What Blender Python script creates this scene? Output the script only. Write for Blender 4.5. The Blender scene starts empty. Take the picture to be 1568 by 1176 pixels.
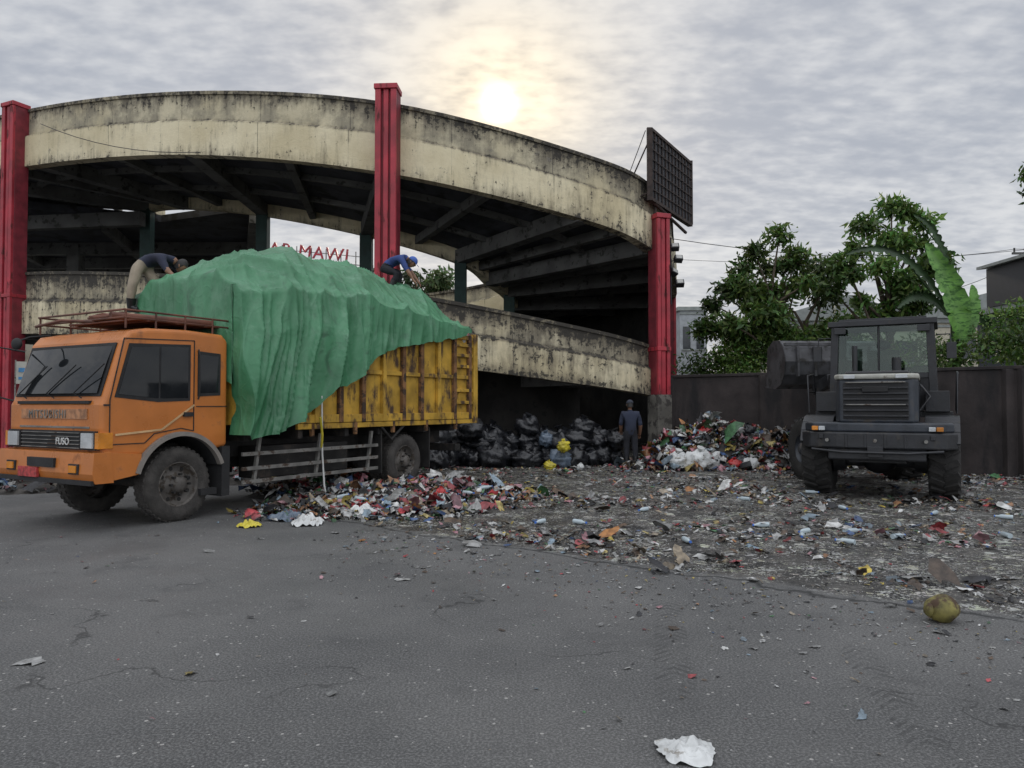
import bpy, math, random
import numpy as np
from mathutils import Vector, Matrix, noise
R = random.Random(11)
NR = np.random.RandomState(5)
sc = bpy.context.scene
COL = sc.collection
rad = math.radians

# ------------------------------------------------------------------ nodes
def nd(nt, typ, inp=None, **props):
    n = nt.nodes.new(typ)
    for k, v in props.items():
        setattr(n, k, v)
    if inp:
        for k, v in inp.items():
            s = n.inputs[k]
            if isinstance(v, bpy.types.NodeSocket):
                nt.links.new(v, s)
            else:
                s.default_value = v
    return n
def mth(nt, op, a, b=0.0, c=None, clamp=False):
    d = {0: a, 1: b}
    if c is not None: d[2] = c
    n = nd(nt, 'ShaderNodeMath', d, operation=op)
    n.use_clamp = clamp
    return n.outputs[0]
def mixc(nt, f, a, b, bt='MIX'):
    n = nd(nt, 'ShaderNodeMix', None, data_type='RGBA', blend_type=bt)
    for k, v in ((0, f), (6, a), (7, b)):
        if isinstance(v, bpy.types.NodeSocket): nt.links.new(v, n.inputs[k])
        else: n.inputs[k].default_value = v
    return n.outputs[2]
def mapr(nt, v, a, b, c=0.0, d=1.0, smooth=True):
    n = nd(nt, 'ShaderNodeMapRange', {0: v, 1: a, 2: b, 3: c, 4: d})
    n.interpolation_type = 'SMOOTHSTEP' if smooth else 'LINEAR'
    return n.outputs[0]
def noi(nt, vec, scale, detail=4, rough=.55, dist=0):
    return nd(nt, 'ShaderNodeTexNoise', {'Vector': vec, 'Scale': scale, 'Detail': detail, 'Roughness': rough, 'Distortion': dist}).outputs[0]
def c4(c): return (c[0], c[1], c[2], 1.0)
def newmat(name):
    m = bpy.data.materials.new(name); m.use_nodes = True
    nt = m.node_tree; nt.nodes.clear()
    out = nt.nodes.new('ShaderNodeOutputMaterial')
    return m, nt, out
def mat(name, col, rough=.6, metal=0., var=.25, scale=3., bump=.15, bscale=30., dirt=None, dthr=.55, dscale=3., dz=1.0, spec=.5, dw=.08):
    m, nt, out = newmat(name)
    tc = nd(nt, 'ShaderNodeTexCoord').outputs['Object']
    n1 = noi(nt, tc, scale, 5)
    lo = c4([x*(1-var) for x in col]); hi = c4([min(1, x*(1+var)) for x in col])
    c = mixc(nt, mapr(nt, n1, .3, .7), lo, hi)
    rg = mth(nt, 'ADD', mth(nt, 'MULTIPLY', n1, .2), rough-.1)
    if dirt is not None:
        mp = nd(nt, 'ShaderNodeMapping', {'Vector': tc, 'Scale': (1, 1, dz)}).outputs[0]
        n2 = noi(nt, mp, dscale, 7, .65)
        f = mapr(nt, n2, dthr, dthr+dw)
        c = mixc(nt, f, c, c4(dirt))
        rg = mixc(nt, f, rg, (.85, .85, .85, 1))
    bm = nd(nt, 'ShaderNodeBump', {'Height': noi(nt, tc, bscale, 4), 'Strength': bump, 'Distance': .02}).outputs[0]
    p = nd(nt, 'ShaderNodeBsdfPrincipled', {'Base Color': c, 'Roughness': rg, 'Metallic': metal, 'Normal': bm, 'Specular IOR Level': spec})
    nt.links.new(p.outputs[0], out.inputs[0])
    return m
def attrmat(name, rough=.6, transl=0.0, bump=0):
    m, nt, out = newmat(name)
    a = nd(nt, 'ShaderNodeAttribute', attribute_name='Col').outputs[0]
    tc = nd(nt, 'ShaderNodeTexCoord').outputs['Object']
    c = mixc(nt, .6, a, mixc(nt, mapr(nt, noi(nt, tc, 14, 4), .35, .65), (.35, .34, .32, 1), (1.3, 1.3, 1.3, 1)), 'MULTIPLY')
    d = {'Base Color': c, 'Roughness': rough}
    if bump:
        d['Normal'] = nd(nt, 'ShaderNodeBump', {'Height': noi(nt, tc, 45, 4), 'Strength': bump, 'Distance': .02}).outputs[0]
    p = nd(nt, 'ShaderNodeBsdfPrincipled', d)
    if transl > 0:
        t = nd(nt, 'ShaderNodeBsdfTranslucent', {'Color': c})
        mx = nd(nt, 'ShaderNodeMixShader', {0: transl, 1: p.outputs[0], 2: t.outputs[0]})
        nt.links.new(mx.outputs[0], out.inputs[0])
    else:
        nt.links.new(p.outputs[0], out.inputs[0])
    return m

# ------------------------------------------------------------------ mesh builder
def empty(name, loc=(0, 0, 0), rz=0, parent=None):
    e = bpy.data.objects.new(name, None); e.location = loc; e.rotation_euler = (0, 0, rz)
    e.empty_display_size = .3
    COL.objects.link(e)
    if parent: e.parent = parent
    return e
class MB:
    def __init__(s): s.v = []; s.f = []; s.m = []; s.sm = []; s.uv = None
    def add(s, vs, fs, m=0, smooth=False):
        o = len(s.v); s.v += [tuple(v) for v in vs]
        for f in fs:
            s.f.append(tuple(i+o for i in f)); s.m.append(m); s.sm.append(smooth)
    def box(s, x0, x1, y0, y1, z0, z1, m=0, M=None):
        vs = [Vector((x, y, z)) for z in (z0, z1) for y in (y0, y1) for x in (x0, x1)]
        if M is not None: vs = [M @ v for v in vs]
        s.add(vs, [(0, 2, 3, 1), (4, 5, 7, 6), (0, 1, 5, 4), (2, 6, 7, 3), (0, 4, 6, 2), (1, 3, 7, 5)], m)
    def beam(s, p, q, w, h, m=0):
        p = Vector(p); q = Vector(q); d = (q-p).normalized()
        up = Vector((0, 0, 1)) if abs(d.z) < .95 else Vector((0, 1, 0))
        a = d.cross(up).normalized()*w/2; b = a.cross(d).normalized()*h/2
        vs = [p-a-b, p+a-b, p+a+b, p-a+b, q-a-b, q+a-b, q+a+b, q-a+b]
        s.add(vs, [(3, 2, 1, 0), (4, 5, 6, 7), (0, 1, 5, 4), (1, 2, 6, 5), (2, 3, 7, 6), (3, 0, 4, 7)], m)
    def path(s, pts, rs, m=0, n=8, smooth=True):
        pts = [Vector(p) for p in pts]
        if not isinstance(rs, (list, tuple)): rs = [rs]*len(pts)
        vs = []; fs = []
        for i, p in enumerate(pts):
            d = (pts[min(i+1, len(pts)-1)]-pts[max(i-1, 0)]).normalized()
            up = Vector((0, 0, 1)) if abs(d.z) < .9 else Vector((1, 0, 0))
            a = d.cross(up).normalized(); b = a.cross(d).normalized()
            for k in range(n):
                t = 2*math.pi*k/n
                vs.append(p+a*math.cos(t)*rs[i]+b*math.sin(t)*rs[i])
        for i in range(len(pts)-1):
            for k in range(n):
                fs.append((i*n+k, i*n+(k+1) % n, (i+1)*n+(k+1) % n, (i+1)*n+k))
        s.add(vs, fs, m, smooth)
        s.add([vs[k] for k in range(n)], [tuple(range(n))[::-1]], m)
        s.add([vs[(len(pts)-1)*n+k] for k in range(n)], [tuple(range(n))], m)
    def prism(s, poly, y0, y1, m=0):
        n = len(poly)
        vs = [(p[0], y0, p[1]) for p in poly]+[(p[0], y1, p[1]) for p in poly]
        fs = [tuple(range(n)), tuple(range(2*n-1, n-1, -1))]
        fs += [(i, i+n, (i+1) % n+n, (i+1) % n) for i in range(n)]
        s.add(vs, fs, m)
    def lathe(s, prof, o, m=0, n=36, ax='y', smooth=True):
        vs = []; fs = []
        for (r, h) in prof:
            for k in range(n):
                t = 2*math.pi*k/n
                if ax == 'y': vs.append((o[0]+r*math.cos(t), o[1]+h, o[2]+r*math.sin(t)))
                elif ax == 'x': vs.append((o[0]+h, o[1]+r*math.cos(t), o[2]+r*math.sin(t)))
                else: vs.append((o[0]+r*math.cos(t), o[1]+r*math.sin(t), o[2]+h))
        for i in range(len(prof)-1):
            for k in range(n):
                fs.append((i*n+k, i*n+(k+1) % n, (i+1)*n+(k+1) % n, (i+1)*n+k))
        s.add(vs, fs, m, smooth)
    def blob(s, c, r, m=0, nu=16, nv=10, amp=0, fr=3, M=None, seed=0):
        vs = []; fs = []
        for j in range(nv+1):
            ph = math.pi*j/nv
            for i in range(nu):
                t = 2*math.pi*i/nu
                d = Vector((math.sin(ph)*math.cos(t), math.sin(ph)*math.sin(t), math.cos(ph)))
                k = 1+amp*noise.noise(d*fr+Vector((seed*3.1, seed*1.7, seed)))*1.6
                p = Vector((d.x*r[0]*k, d.y*r[1]*k, d.z*r[2]*k))
                if M is not None: p = M @ p
                vs.append(Vector(c)+p)
        for j in range(nv):
            for i in range(nu):
                fs.append((j*nu+i, (j+1)*nu+i, (j+1)*nu+(i+1) % nu, j*nu+(i+1) % nu))
        s.add(vs, fs, m, True)
    def build(s, name, mats, parent=None, bevel=0, seg=2):
        me = bpy.data.meshes.new(name)
        me.from_pydata(s.v, [], s.f)
        if not isinstance(mats, (list, tuple)): mats = [mats]
        for mm in mats: me.materials.append(mm)
        me.polygons.foreach_set('material_index', s.m)
        me.polygons.foreach_set('use_smooth', s.sm)
        me.update()
        ob = bpy.data.objects.new(name, me); COL.objects.link(ob)
        if parent: ob.parent = parent
        if bevel:
            b = ob.modifiers.new('bevel', 'BEVEL'); b.width = bevel; b.segments = seg; b.limit_method = 'ANGLE'
            b.angle_limit = rad(40)
        return ob
def npmesh(name, V, F, mt, cols=None, smooth=False, parent=None):
    me = bpy.data.meshes.new(name)
    V = np.asarray(V, dtype=np.float32); F = np.asarray(F, dtype=np.int32)
    me.vertices.add(len(V)); me.vertices.foreach_set('co', V.ravel())
    me.loops.add(F.size); me.loops.foreach_set('vertex_index', F.ravel())
    me.polygons.add(len(F)); me.polygons.foreach_set('loop_start', np.arange(len(F), dtype=np.int32)*4)
    me.polygons.foreach_set('loop_total', np.full(len(F), 4, dtype=np.int32))
    me.update(calc_edges=True)
    if cols is not None:
        a = me.color_attributes.new('Col', 'FLOAT_COLOR', 'POINT')
        cc = np.ones((len(V), 4), dtype=np.float32); cc[:, :3] = cols
        a.data.foreach_set('color', cc.ravel())
    me.materials.append(mt)
    if smooth: me.polygons.foreach_set('use_smooth', np.ones(len(F), dtype=bool))
    me.validate()
    ob = bpy.data.objects.new(name, me); COL.objects.link(ob)
    if parent: ob.parent = parent
    return ob

# ------------------------------------------------------------------ camera
cam = bpy.data.cameras.new('camera'); co = bpy.data.objects.new('camera', cam); COL.objects.link(co)
co.location = (0, 0, 1.6); co.rotation_euler = (rad(91.6), 0, 0)
cam.lens = 26.4; cam.sensor_width = 36; cam.clip_end = 3000
sc.camera = co
sc.view_settings.view_transform = 'Standard'; sc.view_settings.look = 'None'; sc.view_settings.exposure = 0

# ------------------------------------------------------------------ world
EL = rad(22); AZ = rad(-1)
SD = Vector((math.sin(AZ)*math.cos(EL), math.cos(AZ)*math.cos(EL), math.sin(EL)))
w = bpy.data.worlds.new('World'); sc.world = w; w.use_nodes = True
nt = w.node_tree; nt.nodes.clear()
out = nt.nodes.new('ShaderNodeOutputWorld')
sky = nd(nt, 'ShaderNodeTexSky', None, sky_type='NISHITA', sun_disc=False, sun_elevation=EL, sun_rotation=AZ)
bg1 = nd(nt, 'ShaderNodeBackground', {'Color': sky.outputs[0], 'Strength': .06})
tc = nd(nt, 'ShaderNodeTexCoord').outputs['Generated']
dn = nd(nt, 'ShaderNodeVectorMath', {0: tc}, operation='NORMALIZE').outputs[0]
sx = nd(nt, 'ShaderNodeSeparateXYZ', {0: dn})
zz = mth(nt, 'ADD', mth(nt, 'MAXIMUM', sx.outputs[2], 0.0), .20)
px = mth(nt, 'DIVIDE', sx.outputs[0], zz); py = mth(nt, 'DIVIDE', sx.outputs[1], zz)
pv = nd(nt, 'ShaderNodeCombineXYZ', {0: px, 1: mth(nt, 'MULTIPLY', py, 1.5), 2: 0.0}).outputs[0]
nbig = noi(nt, pv, .75, 3, .5, .2)
nmid = noi(nt, pv, 3.2, 4, .55, 0)
nsm = noi(nt, pv, 15.0, 3, .5, 0)
dens = mth(nt, 'ADD', mth(nt, 'ADD', mth(nt, 'MULTIPLY', nbig, .50), mth(nt, 'MULTIPLY', nmid, .27)), mth(nt, 'MULTIPLY', nsm, .25))
f1 = mapr(nt, dens, .40, .62)
ccol = mixc(nt, f1, (.47, .50, .565, 1), (.78, .79, .81, 1))
dt = nd(nt, 'ShaderNodeVectorMath', {0: dn, 1: SD}, operation='DOT_PRODUCT').outputs['Value']
dt = mth(nt, 'MAXIMUM', dt, 0.0)
g1 = mth(nt, 'MULTIPLY', mth(nt, 'POWER', dt, 40.0), .16)
g2 = mth(nt, 'MULTIPLY', mth(nt, 'POWER', dt, 350.0), .42)
g3 = mth(nt, 'MULTIPLY', mth(nt, 'POWER', dt, 9000.0), 7.0)
gg = mth(nt, 'MULTIPLY', mth(nt, 'ADD', g1, g2), mapr(nt, dens, .40, .60, .3, 1.2))
gg = mth(nt, 'ADD', gg, g3)
gcol = nd(nt, 'ShaderNodeVectorMath', {0: (1.0, .76, .42), 'Scale': gg}, operation='SCALE').outputs[0]
warm = mth(nt, 'MULTIPLY', mth(nt, 'POWER', dt, 110.0), .65)
ccol = mixc(nt, warm, ccol, mixc(nt, f1, (.44, .39, .31, 1), (.80, .72, .55, 1)))
csum = nd(nt, 'ShaderNodeVectorMath', {0: ccol, 1: gcol}, operation='ADD').outputs[0]
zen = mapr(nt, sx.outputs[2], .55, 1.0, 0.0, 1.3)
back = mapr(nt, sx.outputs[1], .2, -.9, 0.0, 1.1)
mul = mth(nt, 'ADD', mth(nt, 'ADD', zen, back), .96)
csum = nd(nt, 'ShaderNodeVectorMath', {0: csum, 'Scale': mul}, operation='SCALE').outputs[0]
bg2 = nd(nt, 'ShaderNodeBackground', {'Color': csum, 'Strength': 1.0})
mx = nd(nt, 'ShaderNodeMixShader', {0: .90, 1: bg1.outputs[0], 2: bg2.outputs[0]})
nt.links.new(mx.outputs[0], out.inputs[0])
sl = bpy.data.lights.new('sun', 'SUN'); sl.energy = 1.5; sl.angle = rad(10); sl.color = (1, .9, .74)
so = bpy.data.objects.new('sun', sl); COL.objects.link(so)
so.rotation_euler = (-SD).to_track_quat('-Z', 'Y').to_euler()

# ------------------------------------------------------------------ ground
m, nt, out = newmat('ground_asphalt')
tc = nd(nt, 'ShaderNodeTexCoord').outputs['Object']
s3 = nd(nt, 'ShaderNodeSeparateXYZ', {0: tc}); X, Y = s3.outputs[0], s3.outputs[1]
na = noi(nt, tc, .7, 5); nb = noi(nt, tc, 5, 4); nf = noi(nt, tc, 70, 4, .75)
s = mth(nt, 'ADD', Y, mth(nt, 'MULTIPLY', X, .78))
s = mth(nt, 'ADD', s, -8.45)
s = mth(nt, 'ADD', s, mth(nt, 'MULTIPLY', mth(nt, 'SUBTRACT', na, .5), 1.0))
s = mth(nt, 'ADD', s, mth(nt, 'MULTIPLY', mth(nt, 'SUBTRACT', nb, .5), .35))
xm = mapr(nt, X, -4.2, -2.4)
zone = mth(nt, 'MULTIPLY', mapr(nt, s, 0, .35), xm)
acol = mixc(nt, mapr(nt, noi(nt, tc, .45, 6, .6), .35, .65), (.088, .088, .088, 1), (.155, .152, .147, 1))
acol = mixc(nt, mapr(nt, nf, .42, .66), mixc(nt, .5, acol, (.02, .02, .02, 1)), mixc(nt, .40, acol, (.30, .30, .29, 1)))
acol = mixc(nt, mth(nt, 'MULTIPLY', mapr(nt, noi(nt, tc, 1.1, 8, .75), .52, .70), .5), acol, (.045, .045, .046, 1))
v1 = nd(nt, 'ShaderNodeTexVoronoi', {'Vector': tc, 'Scale': 34.0})
vr = nd(nt, 'ShaderNodeSeparateColor', {0: v1.outputs['Color']})
chip = mth(nt, 'MULTIPLY', mth(nt, 'GREATER_THAN', vr.outputs[0], .90), mth(nt, 'LESS_THAN', v1.outputs['Distance'], mth(nt, 'MULTIPLY', vr.outputs[1], .35)))
acol = mixc(nt, chip, acol, (.36, .35, .33, 1))
# hairline cracks
vc = nd(nt, 'ShaderNodeTexVoronoi', {'Vector': nd(nt, 'ShaderNodeVectorMath', {0: tc, 1: nd(nt, 'ShaderNodeVectorMath', {0: nd(nt, 'ShaderNodeTexNoise', {'Vector': tc, 'Scale': 1.6, 'Detail': 6.0}).outputs['Color'], 'Scale': 1.3}, operation='SCALE').outputs[0]}, operation='ADD').outputs[0], 'Scale': .33})
vc.feature = 'DISTANCE_TO_EDGE'
ck = mth(nt, 'MULTIPLY', mapr(nt, vc.outputs['Distance'], .0, .007, 1, 0), mapr(nt, noi(nt, tc, .6, 2), .50, .58))
acol = mixc(nt, mth(nt, 'MULTIPLY', ck, .75), acol, (.02, .02, .02, 1))
def tread(base, x0, slope, ya, yb, wdt):
    dx = mth(nt, 'SUBTRACT', X, mth(nt, 'ADD', mth(nt, 'MULTIPLY', Y, slope), x0))
    ax = mth(nt, 'ABSOLUTE', dx)
    inb = mth(nt, 'MULTIPLY', mapr(nt, ax, wdt, wdt*.8), mth(nt, 'MULTIPLY', mapr(nt, Y, ya, ya+.4), mapr(nt, Y, yb, yb-.4)))
    st = mth(nt, 'GREATER_THAN', mth(nt, 'SINE', mth(nt, 'MULTIPLY', mth(nt, 'ADD', Y, ax), 75.0)), .1)
    k = mth(nt, 'MULTIPLY', mth(nt, 'MULTIPLY', inb, st), mapr(nt, noi(nt, tc, 6, 4), .4, .6, .1, .55))
    return mixc(nt, k, base, (.03, .03, .03, 1))
acol = tread(acol, .15, .18, 3.9, 6.4, .13)
acol = tread(acol, 1.25, .20, 3.3, 5.2, .12)
# mud / flattened litter zone
mcol = mixc(nt, mapr(nt, noi(nt, tc, 2.6, 8, .7), .38, .62), (.014, .013, .012, 1), (.115, .108, .098, 1))
mcol = mixc(nt, mapr(nt, noi(nt, tc, 18, 5, .7), .42, .62), mixc(nt, .5, mcol, (.01, .01, .01, 1)), mcol)
wv = nd(nt, 'ShaderNodeVectorMath', {0: tc, 1: nd(nt, 'ShaderNodeVectorMath', {0: nd(nt, 'ShaderNodeTexNoise', {'Vector': tc, 'Scale': 14.0, 'Detail': 4.0}).outputs['Color'], 'Scale': .35}, operation='SCALE').outputs[0]}, operation='ADD').outputs[0]
clump = noi(nt, tc, 1.7, 5, .6)
def flecks(base, scale, thr, dist, seedoff, br):
    v = nd(nt, 'ShaderNodeTexVoronoi', {'Vector': nd(nt, 'ShaderNodeVectorMath', {0: wv, 1: (seedoff, seedoff*2, 0)}, operation='ADD').outputs[0], 'Scale': scale})
    c = nd(nt, 'ShaderNodeSeparateColor', {0: v.outputs['Color']})
    th = mapr(nt, clump, .35, .65, thr+.25, thr-.2)
    f = mth(nt, 'MULTIPLY', mth(nt, 'GREATER_THAN', c.outputs[0], th), mth(nt, 'LESS_THAN', v.outputs['Distance'], mth(nt, 'MULTIPLY', c.outputs[1], dist)))
    g = nd(nt, 'ShaderNodeHueSaturation', {'Color': v.outputs['Color'], 'Saturation': .35, 'Value': .5}).outputs[0]
    g = mixc(nt, mth(nt, 'MULTIPLY', c.outputs[2], .9), g, (br, br, br*.97, 1))
    return mixc(nt, f, base, g)
mcol = flecks(mcol, 8.0, .70, .60, 0, .36)
mcol = flecks(mcol, 19.0, .66, .62, 3.3, .46)
mcol = flecks(mcol, 42.0, .70, .62, 7.1, .52)
col = mixc(nt, zone, acol, mcol)
crk = mth(nt, 'MULTIPLY', mapr(nt, mth(nt, 'ABSOLUTE', mth(nt, 'ADD', s, .02)), .0, .07, 1, 0), xm)
col = mixc(nt, mth(nt, 'MULTIPLY', crk, .9), col, (.012, .012, .012, 1))
hh = mth(nt, 'ADD', mth(nt, 'MULTIPLY', nf, .6), mth(nt, 'MULTIPLY', noi(nt, tc, 20, 5), mth(nt, 'ADD', mth(nt, 'MULTIPLY', zone, 2.6), .4)))
bm = nd(nt, 'ShaderNodeBump', {'Height': hh, 'Strength': .8, 'Distance': .014}).outputs[0]
wet = mth(nt, 'MULTIPLY', zone, mapr(nt, noi(nt, tc, 1.3, 5), .40, .56))
rg = mixc(nt, wet, mixc(nt, mapr(nt, noi(nt, tc, 1.0, 6), .4, .65), (.80, .80, .80, 1), (.55, .55, .55, 1)), (.24, .24, .24, 1))
p = nd(nt, 'ShaderNodeBsdfPrincipled', {'Base Color': col, 'Roughness': rg, 'Normal': bm, 'Specular IOR Level': .45})
nt.links.new(p.outputs[0], out.inputs[0])
gb = MB(); gb.add([(-900, -900, 0), (900, -900, 0), (900, 900, 0), (-900, 900, 0)], [(0, 1, 2, 3)])
gb.build('ground', m)

# ------------------------------------------------------------------ concrete parapet material
def parapetmat(name):
    m, nt, out = newmat(name)
    uv = nd(nt, 'ShaderNodeUVMap').outputs[0]
    s = nd(nt, 'ShaderNodeSeparateXYZ', {0: uv}); u, v = s.outputs[0], s.outputs[1]
    tc = nd(nt, 'ShaderNodeTexCoord').outputs['Object']
    st = nd(nt, 'ShaderNodeCombineXYZ', {0: mth(nt, 'MULTIPLY', u, 3.4), 1: mth(nt, 'MULTIPLY', v, .9), 2: 0.0}).outputs[0]
    streak = noi(nt, st, 1.6, 6, .7)
    bl = noi(nt, tc, 1.1, 7, .68)
    fine = noi(nt, tc, 6, 7, .75)
    base = mixc(nt, mapr(nt, noi(nt, tc, .5, 5), .35, .65), (.58, .50, .32, 1), (.74, .66, .46, 1))
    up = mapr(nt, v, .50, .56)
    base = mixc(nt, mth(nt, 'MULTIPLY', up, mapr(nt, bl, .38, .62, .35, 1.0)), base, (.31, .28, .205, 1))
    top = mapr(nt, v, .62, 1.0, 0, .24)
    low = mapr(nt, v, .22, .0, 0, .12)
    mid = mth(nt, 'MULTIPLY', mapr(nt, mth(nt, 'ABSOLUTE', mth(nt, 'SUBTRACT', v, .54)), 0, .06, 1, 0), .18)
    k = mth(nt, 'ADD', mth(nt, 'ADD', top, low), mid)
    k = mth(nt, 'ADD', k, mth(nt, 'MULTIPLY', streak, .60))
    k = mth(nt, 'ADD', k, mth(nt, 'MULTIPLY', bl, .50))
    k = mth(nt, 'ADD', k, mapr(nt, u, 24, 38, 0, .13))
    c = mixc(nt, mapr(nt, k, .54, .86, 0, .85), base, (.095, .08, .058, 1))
    k2 = mth(nt, 'ADD', k, mth(nt, 'MULTIPLY', mth(nt, 'SUBTRACT', fine, .5), 1.5))
    c = mixc(nt, mapr(nt, k2, .77, .85, 0, .9), c, (.030, .027, .023, 1))
    pl = mapr(nt, noi(nt, tc, 3.3, 6, .7), .66, .67)
    c = mixc(nt, mth(nt, 'MULTIPLY', pl, .7), c, (.20, .18, .15, 1))
    ln = mth(nt, 'LESS_THAN', mth(nt, 'ABSOLUTE', mth(nt, 'SUBTRACT', mth(nt, 'FRACT', mth(nt, 'DIVIDE', u, 2.9)), .5)), .005)
    c = mixc(nt, mth(nt, 'MULTIPLY', ln, mapr(nt, bl, .4, .6, .1, .6)), c, (.05, .045, .04, 1))
    bm = nd(nt, 'ShaderNodeBump', {'Height': fine, 'Strength': .6, 'Distance': .04}).outputs[0]
    p = nd(nt, 'ShaderNodeBsdfPrincipled', {'Base Color': c, 'Roughness': .88, 'Normal': bm})
    nt.links.new(p.outputs[0], out.inputs[0])
    return m
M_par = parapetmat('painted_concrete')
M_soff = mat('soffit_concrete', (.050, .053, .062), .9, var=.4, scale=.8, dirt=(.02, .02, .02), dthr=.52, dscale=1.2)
M_beam = mat('beam_concrete', (.115, .115, .11), .85, var=.3, scale=1, dirt=(.04, .04, .035), dthr=.55)
M_conc = mat('bare_concrete', (.16, .15, .13), .9, var=.4, scale=1, dirt=(.05, .045, .04), dthr=.5)
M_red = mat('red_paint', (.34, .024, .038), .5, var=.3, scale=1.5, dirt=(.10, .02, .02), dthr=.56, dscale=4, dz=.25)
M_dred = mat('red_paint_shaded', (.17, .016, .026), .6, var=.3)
M_green = mat('green_column_paint', (.03, .062, .055), .7)
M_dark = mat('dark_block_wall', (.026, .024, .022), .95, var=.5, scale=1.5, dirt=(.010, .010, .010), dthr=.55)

C = [(-22.5,34.5,-15.8,34,10.1,12.2),(-21,28.5,-15.5,32.5,9.95,12.0),(-16.3,25.2,-13.4,31.2,9.7,11.7),
(-9.7,22.3,-9.9,30,9.1,11.06),(-3.4,20.5,-5.6,28.6,7.98,9.98),(2.2,21.3,-2.1,28.2,6.86,8.79),
(4.4,22.5,-1.0,29.0,6.16,8.15),(5.7,26,-.4,30.3,5.9,7.7),(6.2,31,-.2,32,5.6,7.4),(3,37,-2,33.2,5.3,7.1),
(-4,40.5,-5,34,5.0,6.9),(-12,41.5,-9.5,35,4.8,6.7),(-19,39.5,-14,35.2,4.6,6.6),(-22.5,34.5,-15.8,34,4.4,6.4),
(-21,28.5,-15.5,32.5,4.2,6.25),(-16.3,25.2,-13.4,31.2,4.0,6.1),(-9.7,22.3,-9.9,30,3.55,5.5),
(-3.4,20.5,-5.6,28.6,2.85,4.75),(2.2,21.3,-2.1,28.2,2.16,3.79),(4.4,22.5,-1.0,29.0,1.85,3.36)]
C = [np.array(c, dtype=float) for c in C]
NS = 8
def cr(i, t):
    p0 = C[max(i-1, 0)]; p1 = C[i]; p2 = C[i+1]; p3 = C[min(i+2, len(C)-1)]
    return .5*((2*p1)+(-p0+p2)*t+(2*p0-5*p1+4*p2-p3)*t*t+(-p0+3*p1-3*p2+p3)*t**3)
ST = []
for i in range(len(C)-1):
    for k in range(NS): ST.append(cr(i, k/NS))
ST.append(C[-1])
ramp = empty('spiral_parking_ramp')
def edgewall(name, side, i0, i1, mt):
    vs = []; fs = []; uvs = []; arc = 0; prev = None; prof_n = 0
    for i in range(i0, i1+1):
        s = ST[i]; a = ST[max(i-1, 0)]; b = ST[min(i+1, len(ST)-1)]
        o = 0 if side == 'o' else 2
        p = Vector((s[o], s[o+1], 0)); t = Vector((b[o]-a[o], b[o+1]-a[o+1], 0)).normalized()
        n = Vector((t.y, -t.x, 0))
        q = Vector((s[0]-s[2], s[1]-s[3], 0))
        if n.dot(q) < 0: n = -n
        if side == 'i': n = -n
        if prev is not None: arc += (p-prev).length
        prev = p
        zb, zt = s[4], s[5]
        if side == 'i': zt = zb+1.55; zb = zb+.05
        H = zt-zb; zm = zb+.52*H
        pr = [(0, zb), (0, zm), (-.13, zm+.08), (-.13, zt-.1), (-.08, zt-.1), (-.08, zt), (-.36, zt), (-.36, zb)]
        prof_n = len(pr)
        for (off, z) in pr:
            vs.append(p+n*off+Vector((0, 0, z))); uvs.append((arc, (z-zb)/H))
    for i in range(i1-i0):
        for k in range(prof_n):
            fs.append((i*prof_n+k, (i+1)*prof_n+k, (i+1)*prof_n+(k+1) % prof_n, i*prof_n+(k+1) % prof_n))
    L = (i1-i0)*prof_n
    fs.append(tuple(range(prof_n))[::-1]); fs.append(tuple(L+k for k in range(prof_n)))
    me = bpy.data.meshes.new(name); me.from_pydata([tuple(v) for v in vs], [], fs)
    ul = me.uv_layers.new(name='UVMap')
    for lp in me.loops: ul.data[lp.index].uv = uvs[lp.vertex_index]
    me.materials.append(mt); me.update()
    ob = bpy.data.objects.new(name, me); COL.objects.link(ob); ob.parent = ramp
NL = len(ST)-1
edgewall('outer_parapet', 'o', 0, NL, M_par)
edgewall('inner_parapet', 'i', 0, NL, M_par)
sb = MB()
vs = []; fs = []
for s in ST:
    o = Vector((s[0], s[1], 0)); i_ = Vector((s[2], s[3], 0)); d = (i_-o).normalized()
    a = o+d*.3; b = i_-d*.3
    for p_, z in ((a, s[4]+.5), (a, s[4]+.75), (b, s[4]+.75), (b, s[4]+.5)):
        vs.append(p_+Vector((0, 0, z)))
for i in range(NL):
    for k in range(4): fs.append((i*4+k, i*4+(k+1) % 4, (i+1)*4+(k+1) % 4, (i+1)*4+k))
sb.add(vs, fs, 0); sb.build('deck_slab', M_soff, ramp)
bb = MB()
for i in range(4, NL, 4):
    s = ST[i]; o = Vector((s[0], s[1], 0)); q = Vector((s[2], s[3], 0)); d = (q-o).normalized()
    big = (i % 8 == 0)
    h = .5 if big else .3
    z = s[4]+.51-h/2
    bb.beam(o+d*.25+Vector((0, 0, z)), q-d*.25+Vector((0, 0, z)), .42 if big else .25, h)
for fr in (.36, .68):
    for i in range(NL):
        a = ST[i]; b = ST[i+1]
        pa = Vector((a[0]*(1-fr)+a[2]*fr, a[1]*(1-fr)+a[3]*fr, a[4]+.42)); pb = Vector((b[0]*(1-fr)+b[2]*fr, b[1]*(1-fr)+b[3]*fr, b[4]+.42))
        bb.beam(pa, pb, .2, .18)
bb.build('soffit_beams', M_beam, ramp)
def plan(b, poly, z0, z1, m):
    n = len(poly); vs = [(p_[0], p_[1], z0) for p_ in poly]+[(p_[0], p_[1], z1) for p_ in poly]
    b.add(vs, [tuple(range(n))[::-1], tuple(range(n, 2*n))]+[(i, (i+1) % n, (i+1) % n+n, i+n) for i in range(n)], m)
b = MB()
plan(b, [(-36, 27.5), (-22.7, 29.5), (-15.6, 33.2), (-10.6, 31.0), (-15.8, 45), (-40, 45)], 9.75, 10.05, 0)
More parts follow.
